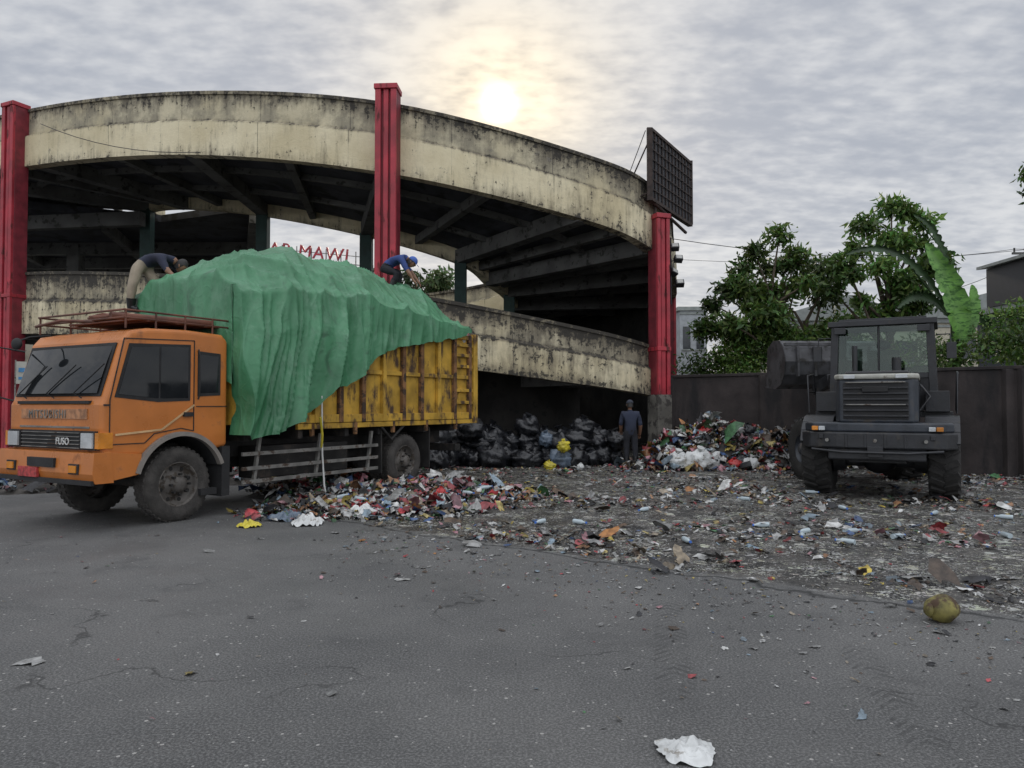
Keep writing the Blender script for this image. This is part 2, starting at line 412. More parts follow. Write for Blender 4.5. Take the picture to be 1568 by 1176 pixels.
for (p_, q_) in (((-15.6, 31.5), (-30, 33.6)), ((-13.2, 37.5), (-38, 37.9)), ((-15.0, 41.3), (-38, 41.8)), ((-15.9, 44.9), (-40, 44.9)), ((-10.7, 31.0), (-15.8, 44.8))):
    b.beam((p_[0], p_[1], 9.45), (q_[0], q_[1], 9.45), .4, .58, 1)
for (p_, q_) in (((-18, 33), (-21, 44.5)), ((-23, 31), (-27, 44.5)), ((-28, 31), (-33, 44.5))):
    b.beam((p_[0], p_[1], 9.5), (q_[0], q_[1], 9.5), .3, .45, 1)
for (x, y) in ((-16.0, 44.6), (-22, 44.6), (-28, 44.6), (-34, 44.6), (-22, 37.7)):
    b.box(x-.3, x+.3, y-.3, y+.3, 0, 9.7, 1)
b.build('upper_parking_floor', [M_soff, M_beam], ramp)
def redcol(name, x, y, ang, ztop, zlow=0, wd=.62, zred=0):
    e = empty(name, (x, y, 0), ang, ramp)
    b = MB()
    h = wd/2
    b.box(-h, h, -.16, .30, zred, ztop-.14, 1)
    b.box(-h, -h+wd*.27, -.26, -.16, zred, ztop-.14, 0)
    b.box(h-wd*.27, h, -.26, -.16, zred, ztop-.14, 0)
    b.box(-.07, .07, -.225, -.16, zred, ztop-.14, 0)
    b.box(-h-.03, h+.03, -.29, .33, ztop-.14, ztop, 0)
    b.box(-h-.02, h+.02, -.275, .31, ztop*.44, ztop*.44+.12, 0)
    if zred > 0: b.box(-h-.03, h+.03, -.28, .32, 0, zred, 2)
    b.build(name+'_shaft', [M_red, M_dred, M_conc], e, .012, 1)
redcol('column_west', -16.95, 25.35, rad(-25), 11.85)
redcol('column_middle', -3.38, 20.22, rad(-4), 10.25, wd=.58)
redcol('column_east', 4.38, 22.22, rad(20), 7.25, zred=1.9, wd=.42)
redcol('column_far', 6.1, 29.2, rad(85), 6.0)
ib = MB()
for i in (1, 3, 4, 5, 7, 9, 11):
    c = C[i]; d = Vector((c[0]-c[2], c[1]-c[3], 0)).normalized()*.35
    x, y = c[2]+d.x, c[3]+d.y
    ib.box(x-.22, x+.22, y-.22, y+.22, 0, c[4]+.1)
for i in (9, 10, 11, 12):
    c = C[i]; ib.box(c[0]-.25, c[0]+.25, c[1]-.7, c[1]-.2, 0, c[4]+.1)
ib.build('inner_columns', M_green, ramp, .02)
def stripwall(name, idx, fr, ztop, mt, th=.2):
    db = MB(); vs = []; fs = []
    for i in idx:
        s = ST[i]
        x = s[0]*(1-fr)+s[2]*fr; y = s[1]*(1-fr)+s[3]*fr
        d = Vector((s[0]-s[2], s[1]-s[3], 0)).normalized()*th
        zt = s[4]+ztop
        for (dx, z) in ((d, 0), (d, zt), (-d, zt), (-d, 0)): vs.append((x+dx.x, y+dx.y, z))
    for i in range(len(idx)-1):
        for k in range(3): fs.append((i*4+k, i*4+k+1, (i+1)*4+k+1, (i+1)*4+k))
    fs.append((0, 1, 2, 3)); n4 = (len(idx)-1)*4; fs.append((n4+3, n4+2, n4+1, n4))
    db.add(vs, fs, 0); db.build(name, mt, ramp)
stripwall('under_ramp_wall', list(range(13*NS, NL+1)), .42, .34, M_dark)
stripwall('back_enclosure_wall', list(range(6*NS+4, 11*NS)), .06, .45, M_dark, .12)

# ------------------------------------------------------------------ billboard
M_black = mat('black_metal', (.018, .018, .022), .5, var=.3)
M_rusty = mat('rusted_steel', (.040, .028, .024), .85, var=.5, scale=6)
bbd = empty('billboard')
A = Vector((4.05, 21.9, 0)); B = Vector((5.95, 24.9, 0)); d = (B-A).normalized(); nrm = Vector((d.y, -d.x, 0))
b = MB()
z0, z1 = 7.65, 9.72
b.beam(A+Vector((0, 0, (z0+z1)/2)), B+Vector((0, 0, (z0+z1)/2-.03)), .06, z1-z0-.1, 0)
for z in (z0, z1): b.beam(A+Vector((0, 0, z)), B+Vector((0, 0, z-.06)), .16, .09, 1)
for P in (A, B): b.beam(P+Vector((0, 0, z0-.04)), P+Vector((0, 0, z1+.04)), .16, .1, 1)
for k in range(1, 12):
    P = A.lerp(B, k/12); b.beam(P+nrm*.05+Vector((0, 0, z0)), P+nrm*.05+Vector((0, 0, z1)), .03, .03, 1)
for k in range(1, 7):
    z = z0+(z1-z0)*k/7; b.beam(A+nrm*.07+Vector((0, 0, z)), B+nrm*.07+Vector((0, 0, z)), .02, .03, 1)
for k in (0, .35, .7):
    P = A.lerp(B, k); Q = P-nrm*.9
    b.path([P+Vector((0, 0, z0+.2)), Q+Vector((0, 0, 7.6))], .03, 1)
    b.path([P+Vector((0, 0, z1-.3)), Q+Vector((0, 0, 7.7))], .022, 1)
b.path([A+Vector((-.1, .1, z1)), A+Vector((-.65, .7, 8.2))], .012, 1)
b.path([A+Vector((-.55, .2, 7.9)), A+Vector((.2, .3, 7.6)), B+Vector((-.2, -.2, 7.3))], .05, 1)
b.path([A+Vector((.25, .5, 7.0)), A+Vector((.25, .5, 7.75))], .05, 1)
b.build('billboard_panel', [M_black, M_rusty], bbd)
fl = empty('floodlight')
b = MB()
for (x, y, z) in ((4.86, 22.3, 6.3), (4.96, 22.3, 5.95), (4.80, 22.3, 5.55), (4.98, 22.2, 5.2)):
    M = Matrix.Translation((x, y, z)) @ Matrix.Rotation(rad(-35), 4, 'X') @ Matrix.Rotation(rad(R.uniform(-40, 40)), 4, 'Z')
    b.box(-.12, .12, -.1, .08, -.09, .09, 0, M); b.box(-.09, .09, -.115, -.10, -.07, .07, 1, M)
    b.beam((x, y, z), (4.6, 22.4, z-.1), .03, .03, 0)
b.path([(4.74, 22.3, 4.6), (4.74, 22.3, 6.6)], .025, 0)
M_lens = mat('lamp_glass', (.35, .35, .33), .15, var=.1)
b.build('lamp_heads', [M_black, M_lens], fl, .01)

# ------------------------------------------------------------------ boundary wall
M_wall = mat('boundary_wall_plaster', (.038, .031, .030), .92, var=.5, scale=.9, dirt=(.013, .012, .013), dthr=.46, dscale=1.6, dz=.3, dw=.2, bump=.5, bscale=9)
wl = empty('boundary_wall')
b = MB()
wp = [Vector((4.75, 22.3, 0)), Vector((11.4, 16.7, 0)), Vector((17.5, 11.6, 0))]
for a_, c_ in zip(wp[:-1], wp[1:]):
    b.beam(a_+Vector((0, 0, 1.2)), c_+Vector((0, 0, 1.2)), .22, 2.4)
    b.beam(a_+Vector((0, 0, 2.44)), c_+Vector((0, 0, 2.44)), .3, .08)
    L = (c_-a_).length; n = int(L/2.8); dd = (c_-a_).normalized(); nn = Vector((dd.y, -dd.x, 0))
    for k in range(n+1):
        P = a_+dd*min(L, k*2.8)+nn*.03*(-1 if nn.y > 0 else 1)
        b.beam(P, P+Vector((0, 0, 2.4)), .3, .3)
b.build('wall_body', M_wall, wl, .01, 1)

# ------------------------------------------------------------------ litter
PAL = [((.60, .60, .58), 26), ((.38, .38, .37), 20), ((.24, .34, .42), 6), ((.46, .04, .05), 7), ((.50, .38, .06), 5), ((.07, .20, .08), 4),
       ((.025, .025, .03), 24), ((.12, .075, .045), 18), ((.34, .27, .18), 12), ((.05, .12, .30), 3), ((.50, .22, .26), 5), ((.42, .18, .05), 4)]
pc = np.array([p_[0] for p_ in PAL]); pw = np.array([p_[1] for p_ in PAL], dtype=float)
def litter(name, P, size, mt, flat=.3, parent=None, w=None, dim=1.0):
    n = len(P); ww = pw if w is None else np.array(w, float); ww = ww/ww.sum()
    g = np.array([(i-1.5, j-1.5) for j in range(4) for i in range(4)], dtype=float)/1.5
    V = np.zeros((n, 16, 3)); jit = NR.normal(0, .24, (n, 16, 2))
    asp = NR.uniform(.35, 1.0, (n, 1))
    rnd = 1-.22*(np.abs(g[:, 0])*np.abs(g[:, 1]))[None, :]
    V[:, :, 0] = (g[None, :, 0]*rnd+jit[:, :, 0]); V[:, :, 1] = (g[None, :, 1]*rnd+jit[:, :, 1])*asp
    bulge = (1-.5*(g[:, 0]**2+g[:, 1]**2))[None, :]*flat*NR.uniform(0, 1, (n, 1))
    V[:, :, 2] = NR.uniform(0, 1.0, (n, 16))*flat+np.maximum(bulge, 0)
    V *= size[:, None, None]*.5
    a = NR.uniform(0, 6.28, n); ca, sa = np.cos(a)[:, None], np.sin(a)[:, None]
    x = V[:, :, 0]*ca-V[:, :, 1]*sa; y = V[:, :, 0]*sa+V[:, :, 1]*ca
    tilt = NR.normal(0, .4*min(1, flat*1.6), (n, 2))
    z = V[:, :, 2]+x*tilt[:, :1]+y*tilt[:, 1:]
    z = z-z.min(axis=1, keepdims=True)*(1 if flat < .5 else .3)
    V = np.stack([x, y, z], -1)+P[:, None, :]
    q = np.array([(j*4+i, j*4+i+1, (j+1)*4+i+1, (j+1)*4+i) for j in range(3) for i in range(3)])
    F = (np.arange(n)[:, None, None]*16+q[None]).reshape(-1, 4)
    ci = NR.choice(len(pc), n, p=ww)
    c = pc[ci]*NR.uniform(.4, 1.1, (n, 1))*dim
    gr = c.mean(axis=1, keepdims=True); k_ = NR.uniform(0, .35, (n, 1)); c = c*(1-k_)+gr*k_
    cols = np.repeat(c, 16, axis=0)*NR.uniform(.6, 1.15, (n*16, 1))
    return npmesh(name, V.reshape(-1, 3), F, mt, cols, parent=parent)
M_lit = attrmat('mixed_plastic_litter', .45, bump=.5)
def inside(x, y): return 5.5*(x-4.8)+6.6*(y-22.2) < -1.5
pts = []; szs = []
while len(pts) < 19000:
    x = R.uniform(-4, 14); y = R.uniform(3.5, 22)
    s_ = y+.78*x-8.35+.4*noise.noise(Vector((x*1.2, y*1.2, 6)))
    if s_ < 0.05 or x < -3.2: continue
    if not inside(x, y): continue
    dn_ = noise.noise(Vector((x*.6, y*.6, 0)))+.8*noise.noise(Vector((x*2.0, y*2.0, 3)))+.5*noise.noise(Vector((x*5, y*5, 7)))
    if R.random() > .22+dn_*1.4+(.10 if x > 2 else 0): continue
    pts.append((x, y, .002)); szs.append(math.exp(R.gauss(-3.3, .62))*(1+.5*max(0, dn_)))
litter('scattered_litter', np.array(pts), np.clip(np.array(szs), .012, .22), M_lit, .42)
pts = []
for k in range(420):
    x = R.uniform(-7, 8); y = R.uniform(2.4, 12)
    if y+.78*x-8.3 > 0: continue
    pts.append((x, y, .003))
for k in range(1800):
    x = R.uniform(-2, 6); y = -.78*x+8.3-abs(R.gauss(0, 1.2))
    if y > 2.5: pts.append((x, y, .003))
P = np.array(pts); sz = np.clip(np.exp(NR.normal(-3.9, .5, len(P))), .008, .085)
litter('stray_litter', P, sz, M_lit, .3)
fp = [(-3.3, 8.2, .12), (-3.0, 9.0, .10), (-1.0, 6.9, .11), (-2.2, 9.4, .12), (-1.55, 9.1, .11), (-.45, 8.6, .22), (-3.0, 4.7, .13), (-1.0, 4.2, .05), (1.1, 6.6, .10), (2.0, 5.0, .09), (3.9, 6.5, .14), (3.0, 6.0, .12), (.7, 4.6, .05), (1.8, 3.9, .10)]
litter('paper_scraps', np.array([(a, b_, .003) for a, b_, c_ in fp]), np.array([c_ for a, b_, c_ in fp]), M_lit, .25, None, [60, 20, 10, 0, 0, 0, 0, 0, 10, 0, 0, 0])

M_base = mat('refuse_soil', (.05, .045, .04), .9, var=.6, scale=8, bump=.6, bscale=14)
def heap(name, blobs, n, smin, smax, w=None, dim=1.0, flat=.75, halo=0):
    e = empty(name)
    def H(x, y, gr=1.0):
        h = 0
        for (cx, cy, rx, ry, hh) in blobs:
            d2 = ((x-cx)/rx/gr)**2+((y-cy)/ry/gr)**2
            if d2 < 1: h = max(h, hh*(1-d2)**.7)
        return h*(1+.5*noise.noise(Vector((x*2.6, y*2.6, 1))))
    x0 = min(b_[0]-b_[2] for b_ in blobs); x1 = max(b_[0]+b_[2] for b_ in blobs)
    y0 = min(b_[1]-b_[3] for b_ in blobs); y1 = max(b_[1]+b_[3] for b_ in blobs)
    nx = int((x1-x0)/.12)+2; ny = int((y1-y0)/.12)+2
    V = []; F = []
    for j in range(ny):
        for i in range(nx):
            x = x0+(x1-x0)*i/(nx-1); y = y0+(y1-y0)*j/(ny-1)
            V.append((x, y, H(x, y)*.92-.01))
    for j in range(ny-1):
        for i in range(nx-1): F.append((j*nx+i, j*nx+i+1, (j+1)*nx+i+1, (j+1)*nx+i))
    b = MB(); b.add(V, F, 0, True); b.build(name+'_mound', M_base, e)
    pts = []
    while len(pts) < n:
        x = R.uniform(x0-halo, x1+halo); y = R.uniform(y0-halo, y1+halo); h = H(x, y)
        if h <= .01 and (halo == 0 or H(x, y, 1.35) <= .01 or R.random() > .35): continue
        pts.append((x, y, h*.95+.003))
    P = np.array(pts); sz = NR.uniform(smin, smax, n)*np.exp(NR.normal(0, .35, n))
    litter(name+'_refuse', P, sz, M_lit, flat, e, w, dim)
    return H
wcol = [26, 14, 8, 14, 8, 6, 20, 8, 9, 6, 10, 6]
heap('garbage_heap', [(5.2, 20.0, 1.7, 1.3, 1.0), (6.6, 19.5, 1.4, 1.0, .82), (4.4, 19.3, 1.3, .9, .42), (5.9, 20.3, 1.5, .9, 1.0), (7.4, 19.0, .8, .7, .4)], 3600, .07, .21, wcol, 1.0, .9, .4)
heap('garbage_heap', [(-2.6, 13.2, 1.0, 1.5, .14), (-1.4, 13.9, 1.3, 1.3, .17), (-2.9, 11.4, 1.0, .9, .07), (-1.9, 11.9, 1.4, 1.2, .08), (-.6, 13.2, 1.2, .9, .05)], 3600, .035, .135, wcol, 1.05, .8, .6)
heap('garbage_heap', [(-6.9, 16.0, 2.5, 1.2, .3), (-9.5, 14.2, 1.4, .8, .18)], 450, .08, .22, wcol)
heap('garbage_heap', [(-2.9, 15.6, 1.2, .9, .30), (-3.8, 13.5, .9, .8, .15)], 700, .06, .18, [20, 10, 4, 6, 4, 3, 30, 8, 6, 2, 4, 3])
b = MB()
M_pet = mat('pet_bottle', (.40, .47, .50), .15, var=.1)
M_cap = mat('bottle_cap', (.05, .15, .5), .4)
for k in range(46):
    if k < 16: x, y, z = R.uniform(-3.2, -.4), R.uniform(11.2, 14.3), R.uniform(.08, .16)
    elif k < 26: x, y, z = R.uniform(4.2, 7), R.uniform(18.7, 19.6), R.uniform(.3, .6)
    else:
        x = R.uniform(0, 8); y = R.uniform(8.6, 14); z = .035
        if not inside(x, y): continue
    a = R.uniform(0, 6.28); dv = Vector((math.cos(a), math.sin(a), R.uniform(-.05, .2) if k < 26 else 0)).normalized(); p0 = Vector((x, y, z))
    b.path([p0, p0+dv*.14, p0+dv*.18, p0+dv*.21], [.032, .032, .015, .014], 0, 8); b.path([p0+dv*.21, p0+dv*.225], .016, 1, 8)
b.build('plastic_bottle_litter', [M_pet, M_cap])
M_bag = mat('black_bin_bag', (.014, .015, .018), .30, var=.4, scale=6, bump=1.0, bscale=9)
M_bagy = mat('yellow_plastic_bag', (.50, .42, .04), .35, bump=.8, bscale=9)
M_bagw = mat('white_plastic_bag', (.56, .57, .56), .4, var=.2, bump=.9, bscale=9, dirt=(.28, .26, .23), dthr=.56, dscale=8)
M_bagb = mat('grey_blue_bag', (.10, .13, .17), .35, bump=.8, bscale=9)
M_bagr = mat('red_plastic_bag', (.40, .03, .03), .35, bump=.8, bscale=9)
b = MB()
def bag(b, x, y, z, r, m, seed):
    Mr = Matrix.Rotation(R.uniform(0, 6), 3, 'Z') @ Matrix.Rotation(R.uniform(-.3, .3), 3, 'X')
    b.blob((x, y, z+r*.62), (r*R.uniform(.85, 1.15), r*R.uniform(.8, 1), r*R.uniform(.7, .85)), m, 26, 16, .30, 3.0, Mr, seed)
    tp = Vector((x, y, z+r*1.25)); dv = Vector((R.uniform(-.5, .5), R.uniform(-.5, .5), 1)).normalized()
    b.path([tp-dv*.12, tp, tp+dv*r*.22, tp+dv*r*.45], [r*.35, r*.10, r*.12, r*.3], m, 8)
sd = 0
for row, (yy, zz_, cnt) in enumerate(((19.5, 0, 15), (20.3, .05, 15), (20.3, .5, 12), (21.0, .5, 12))):
    for k in range(cnt):
        sd += 1
        x = -2.4+5.6*(k+R.uniform(-.3, .3))/cnt
        if x > 2.5 and row == 0: continue
        m_ = 0 if R.random() < .86 else R.choice([3, 3, 0])
        bag(b, x, yy+R.uniform(-.3, .3)+.1, zz_*R.uniform(.5, 1.1), R.uniform(.24, .44), m_, sd)
for (x, y, z, r) in ((-1.1, 19.7, .75, .36), (-.9, 20.0, .3, .4), (.4, 20.4, .8, .34), (1.9, 20.3, .75, .34), (-1.9, 19.2, .5, .34)):
    sd += 1; bag(b, x, y, z, r, 0, sd)
bag(b, 1.3, 19.0, .45, .17, 1, 91); bag(b, .93, 18.7, 0, .14, 1, 92)
for (x, y, r, m_) in ((4.1, 18.6, .3, 2), (4.6, 18.5, .34, 2), (5.0, 18.9, .3, 2), (3.9, 19.0, .28, 2), (5.7, 18.9, .25, 0), (4.9, 19.6, .28, 4), (-1.9, 18.9, .32, 0), (-2.6, 18.3, .3, 3), (1.7, 18.7, .10, 2), (5.9, 18.6, .22, 2), (5.5, 18.6, .18, 4), (6.5, 18.7, .18, 4), (-1.2, 12.6, .14, 4)):
    sd += 1; bag(b, x, y, 0, r, m_, sd)
for (x, y, z, r, m_) in ((5.0, 19.6, .75, .17, 4), (5.8, 19.6, .8, .2, 2), (6.5, 19.3, .6, .18, 2), (6.2, 19.7, .8, .2, 0), (4.7, 19.4, .4, .2, 2)):
    sd += 1; bag(b, x, y, z, r, m_, sd)
b.build('garbage_bag_pile', [M_bag, M_bagy, M_bagw, M_bagb, M_bagr])
def crumple(name, x, y, rx, ry, h, mt, seed):
    V = []; F = []; n = 44
    for j in range(n):
        for i in range(n):
            u = i/(n-1)*2-1; v = j/(n-1)*2-1
            ang = math.atan2(v, u)
            k = 1+.40*noise.noise(Vector((math.cos(ang)*1.6, math.sin(ang)*1.6, seed)))+.10*noise.noise(Vector((math.cos(ang)*5, math.sin(ang)*5, seed)))
            mxx_ = max(abs(u), abs(v)); rr = math.hypot(u, v); sq = (mxx_/rr if rr > 0 else 1)
            z = h*max(0, (1-mxx_**2))*(.35+1.1*abs(noise.noise(Vector((u*1.6, v*1.6, seed+5)))))+.28*h*(1-2*abs(noise.noise(Vector((u*2.6, v*2.6, seed+8)))))
            V.append((x+u*rx*k*sq, y+v*ry*k*sq, max(.004, .006+z)))
    for j in range(n-1):
        for i in range(n-1): F.append((j*n+i, j*n+i+1, (j+1)*n+i+1, (j+1)*n+i))
    b = MB(); b.add(V, F, 0, True); return b.build(name, mt)
crumple('plastic_bag', .80, 3.50, .14, .12, .06, M_bagw, 3)
crumple('plastic_bag', -3.45, 9.9, .16, .12, .09, M_bagy, 5)
crumple('plastic_bag', -2.75, 10.1, .24, .2, .14, M_bagw, 8)
crumple('plastic_bag', -2.2, 11.0, .28, .22, .16, M_bagw, 12)
crumple('plastic_bag', -1.1, 12.3, .25, .2, .14, M_bagw, 15)
crumple('plastic_bag', -3.1, 10.5, .25, .2, .14, M_bagb, 17)
M_coco = mat('coconut_husk', (.16, .14, .04), .7, var=.5, scale=9, dirt=(.06, .035, .02), dthr=.48, dscale=6)
b = MB(); b.blob((3.18, 5.6, .095), (.125, .105, .10), 0, 28, 18, .08, 1.6, None, 4)
b.blob((3.06, 5.56, .10), (.03, .05, .05), 0, 10, 8, .1, 2)
b.build('coconut', M_coco)

# ------------------------------------------------------------------ truck
truck = empty('dump_truck', (-4.52, 10.33, 0), rad(60)); truck.scale = (1, .955, 1)
M_or = mat('orange_cab_paint', (.50, .165, .035), .30, var=.12, scale=2, bump=.03, dirt=(.26, .10, .04), dthr=.56, dscale=4, dw=.2)
M_yel = mat('worn_yellow_paint', (.46, .275, .035), .6, var=.35, scale=2, dirt=(.065, .038, .024), dthr=.50, dscale=3.2, dz=.45, dw=.13, bump=.4, bscale=12)
M_yrs = mat('rusty_post_paint', (.17, .085, .035), .8, var=.5, scale=5, dirt=(.045, .028, .02), dthr=.5, dscale=6)
M_glass = mat('tinted_window', (.012, .014, .016), .05, var=.1, bump=0, spec=.5)
M_rub = mat('black_rubber', (.020, .020, .021), .8, var=.3, bump=.3)
M_tire = mat('tyre_rubber', (.050, .046, .042), .9, var=.35, scale=6, bump=.5, bscale=40)
M_chas = mat('chassis_paint', (.020, .019, .018), .8, var=.5, dirt=(.055, .045, .038), dthr=.55)
M_hub = mat('wheel_hub_steel', (.11, .10, .09), .7, var=.4, dirt=(.05, .04, .03), dthr=.5, dscale=9)
M_silv = mat('galvanised_steel', (.22, .215, .20), .55, metal=.3, var=.4, dirt=(.08, .055, .04), dthr=.52)
M_grey = mat('grey_fender', (.20, .18, .16), .6, var=.2)
M_head = mat('headlamp_glass', (.45, .47, .48), .12, var=.2, bump=.3, bscale=60)
M_amb = mat('amber_lens', (.55, .20, .02), .2)
M_plate = mat('number_plate', (.35, .04, .04), .5, var=.5, scale=20)
M_white = mat('white_paint', (.6, .6, .58), .5, var=.1)
arc = [(.66*math.cos(rad(a)), .52+.66*math.sin(rad(a))) for a in range(43, 138, 8)]
prof = [(-1.08, .93), (-1.13, 1.3), (-1.13, 1.6), (-1.09, 1.68), (-.86, 2.44), (-.76, 2.56), (-.5, 2.62), (.1, 2.645), (.68, 2.625), (.78, 2.54), (.78, 1.0), (.56, .97)]+arc+[(-.56, .93)]
b = MB(); b.prism(prof, .05, 2.3, 0)
b.build('cab_shell', M_or, truck, .06, 4)
b = MB()
def slab(b, pa, pb, y0, y1, th, off, m):
    d_ = Vector((pb[0]-pa[0], pb[1]-pa[1])).normalized(); n_ = Vector((-d_.y, d_.x))
    q = [Vector(pa)+n_*off, Vector(pb)+n_*off, Vector(pb)+n_*(off+th), Vector(pa)+n_*(off+th)]
    b.prism([(v.x, v.y) for v in q], y0, y1, m)
slab(b, (-1.08, 1.71), (-.875, 2.40), .14, 2.21, .02, -.004, 1)
def side(b, poly, m, th, yy=.05): b.prism(poly, yy-th, yy+.01, m)
side(b, [(-.96, 1.70), (-.77, 2.40), (.14, 2.44), (.14, 1.66), (-.35, 1.64)], 1, .008)
side(b, [(-.91, 1.74), (-.74, 2.35), (-.35, 2.38), (-.35, 1.69)], 0, .013)
side(b, [(-.32, 1.69), (-.32, 2.385), (.10, 2.40), (.10, 1.70)], 0, .013)
side(b, [(.26, 1.72), (.26, 2.36), (.64, 2.34), (.64, 1.74)], 1, .008)
side(b, [(.30, 1.77), (.30, 2.31), (.60, 2.30), (.60, 1.78)], 0, .013)
def seamline(pts, w=.012):
    for p_, q_ in zip(pts[:-1], pts[1:]): b.beam((p_[0], .047, p_[1]), (q_[0], .047, q_[1]), w, w, 1)
seamline([(-.84, 2.46), (-1.02, 1.66), (-1.02, 1.10), (-.54, 1.10), (-.40, 1.22), (.0, 1.28), (.20, 1.24), (.20, 2.50), (-.84, 2.46)])
seamline([(-1.10, 1.60), (-1.03, 1.60)], .02); seamline([(.24, 1.58), (.76, 1.58)], .012)
b.box(.03, .17, .01, .05, 1.44, 1.50, 1)
b.path([(.26, .03, 1.68), (.26, .0, 1.75), (.26, .0, 2.3), (.26, .03, 2.38)], .011, 1, 6)
b.build('cab_windows', [M_glass, M_rub], truck)
vs = []; fs = []; nw = 24; nh = 8
for i in range(nw+1):
    y = .19+1.97*i/nw; bow = .055*(1-((y-1.175)/.985)**2)
    for j in range(nh+1):
        t_ = j/nh; x = -1.085+(.205)*t_; z = 1.75+.61*t_
        vs.append((x-.024-bow-.012*math.sin(math.pi*t_), y, z))
for i in range(nw):
    for j in range(nh): fs.append((i*(nh+1)+j, (i+1)*(nh+1)+j, (i+1)*(nh+1)+j+1, i*(nh+1)+j+1))
b = MB(); b.add(vs, fs, 0, True)
b.build('windscreen', M_glass, truck)
b = MB()
b.beam((-.95, .035, 1.22), (-.3, .035, 1.27), .01, .025, 0); b.beam((-.3, .035, 1.27), (.2, .035, 1.6), .01, .025, 0)
b.build('door_stripe', mat('pale_stripe', (.55, .36, .18), .5), truck)
b = MB()
b.box(-1.155, -1.10, .46, 1.90, 1.03, 1.27, 1)
for k in range(5): b.box(-1.175, -1.15, .47, 1.89, 1.045+k*.048, 1.055+k*.048, 4)
for (y0, y1) in ((.12, .43), (1.93, 2.24)):
    b.box(-1.165, -1.10, y0, y1, 1.03, 1.27, 1); b.box(-1.19, -1.15, y0+.03, y1-.03, 1.055, 1.245, 2)
b.box(-1.17, -.98, .035, .115, 1.05, 1.25, 3); b.box(-1.17, -.98, 2.25, 2.315, 1.05, 1.25, 3)
b.box(-1.14, -1.12, .3, 2.0, 1.30, 1.325, 4)
b.box(-1.145, -1.125, .35, 1.95, 1.42, 1.55, 6)
b.box(-1.15, -1.10, .3, 2.05, 1.615, 1.655, 1)
b.prism([(-1.22, .62), (-1.26, .74), (-1.24, 1.0), (-1.02, 1.01), (-.98, .62)], .0, 2.35, 0)
b.prism([(-1.02, .64), (-1.02, 1.0), (-.60, .96), (-.62, .70)], .01, .07, 0); b.prism([(-1.02, .64), (-1.02, 1.0), (-.60, .96), (-.62, .70)], 2.28, 2.34, 0)
b.box(-1.265, -1.22, .02, 2.33, .60, .66, 1)
for y0 in (.30, 1.83): b.box(-1.275, -1.24, y0, y0+.22, .73, .86, 1); b.box(-1.29, -1.26, y0+.03, y0+.19, .75, .84, 3)
b.box(-1.285, -1.24, .85, 1.5, .80, .92, 1)
b.box(-1.29, -1.25, 1.25, 1.72, .66, .79, 5)
for y_ in (.5, 1.15, 1.85): b.path([(-1.13, y_, 1.69), (-1.18, y_+.1, 1.75), (-1.08, y_-.42, 2.12)], .009, 1, 6)
b.build('front_trim_and_bumper', [M_or, M_rub, M_head, M_amb, M_silv, M_plate, mat('faded_lettering_band', (.36, .17, .08), .5, var=.4, scale=12)], truck, .012, 2)
cu = bpy.data.curves.new('front_lettering', 'FONT'); cu.body = 'MITSUBISHI'; cu.size = .15; cu.extrude = .004
cu.space_character = 1.25
t = bpy.data.objects.new('front_lettering', cu); COL.objects.link(t); t.parent = truck; cu.materials.append(M_silv)
t.matrix_local = Matrix.Translation((-1.15, 1.75, 1.43)) @ Matrix(((0, 0, -1, 0), (-1, 0, 0, 0), (0, 1, 0, 0), (0, 0, 0, 1)))
cu2 = bpy.data.curves.new('grille_lettering', 'FONT'); cu2.body = 'FUSO'; cu2.size = .13; cu2.extrude = .004; cu2.materials.append(M_white)
t = bpy.data.objects.new('grille_lettering', cu2); COL.objects.link(t); t.parent = truck
t.matrix_local = Matrix.Translation((-1.18, 1.0, 1.09)) @ Matrix(((0, 0, -1, 0), (-1, 0, 0, 0), (0, 1, 0, 0), (0, 0, 0, 1)))
b = MB()
b.path([(-.95, 2.28, 2.35), (-1.3, 2.5, 2.42), (-1.32, 2.52, 1.75), (-1.05, 2.3, 1.65)], .014, 0)
b.box(-1.36, -1.31, 2.42, 2.62, 1.85, 2.25, 0)
b.path([(-.9, 1.7, 2.56), (-1.15, 1.75, 2.52), (-1.28, 1.78, 2.46)], .012, 0)
b.blob((-1.3, 1.78, 2.42), (.05, .11, .08), 0)
b.build('mirrors', M_rub, truck, .01)
b = MB()
vs = []; fs = []
angs = list(range(20, 168, 6))
for a in angs:
    for (r, y) in ((.655, .10), (.655, -.02), (.715, -.02), (.715, .10)): vs.append((r*math.cos(rad(a)), y, .52+r*math.sin(rad(a))))
for i in range(len(angs)-1):
    for k in range(4): fs.append((i*4+k, i*4+(k+1) % 4, (i+1)*4+(k+1) % 4, (i+1)*4+k))
b.add(vs, fs, 0, False)
vs = []; fs = []
for a in angs:
    for y in (.06, 2.3): vs.append((.65*math.cos(rad(a)), y, .52+.65*math.sin(rad(a))))
for i in range(len(angs)-1): fs.append((i*2, i*2+1, i*2+3, i*2+2))
b.add(vs, fs, 1, False)
b.box(.66, .80, .02, .5, .28, 1.0, 1); b.box(.30, .56, .0, .12, .33, .42, 1)
b.build('front_fender', [M_grey, M_rub], truck)
b = MB()
M_rack = mat('roof_rack_rust', (.12, .045, .028), .7, var=.4)
loop = [(-.80, .12), (.95, .12), (.95, 2.22), (-.80, 2.22), (-.80, .12)]
for z in (2.74, 2.84): b.path([(x, y, z) for x, y in loop], .015, 0, 6)
for x in (-.78, -.35, .1, .55, .93):
    for y in (.12, 2.22): b.path([(x, y, 2.60), (x, y, 2.84)], .014, 0, 6)
    b.path([(x, .12, 2.74), (x, 2.22, 2.74)], .014, 0, 6)
b.box(-.5, .9, .3, 2.0, 2.745, 2.765, 0)
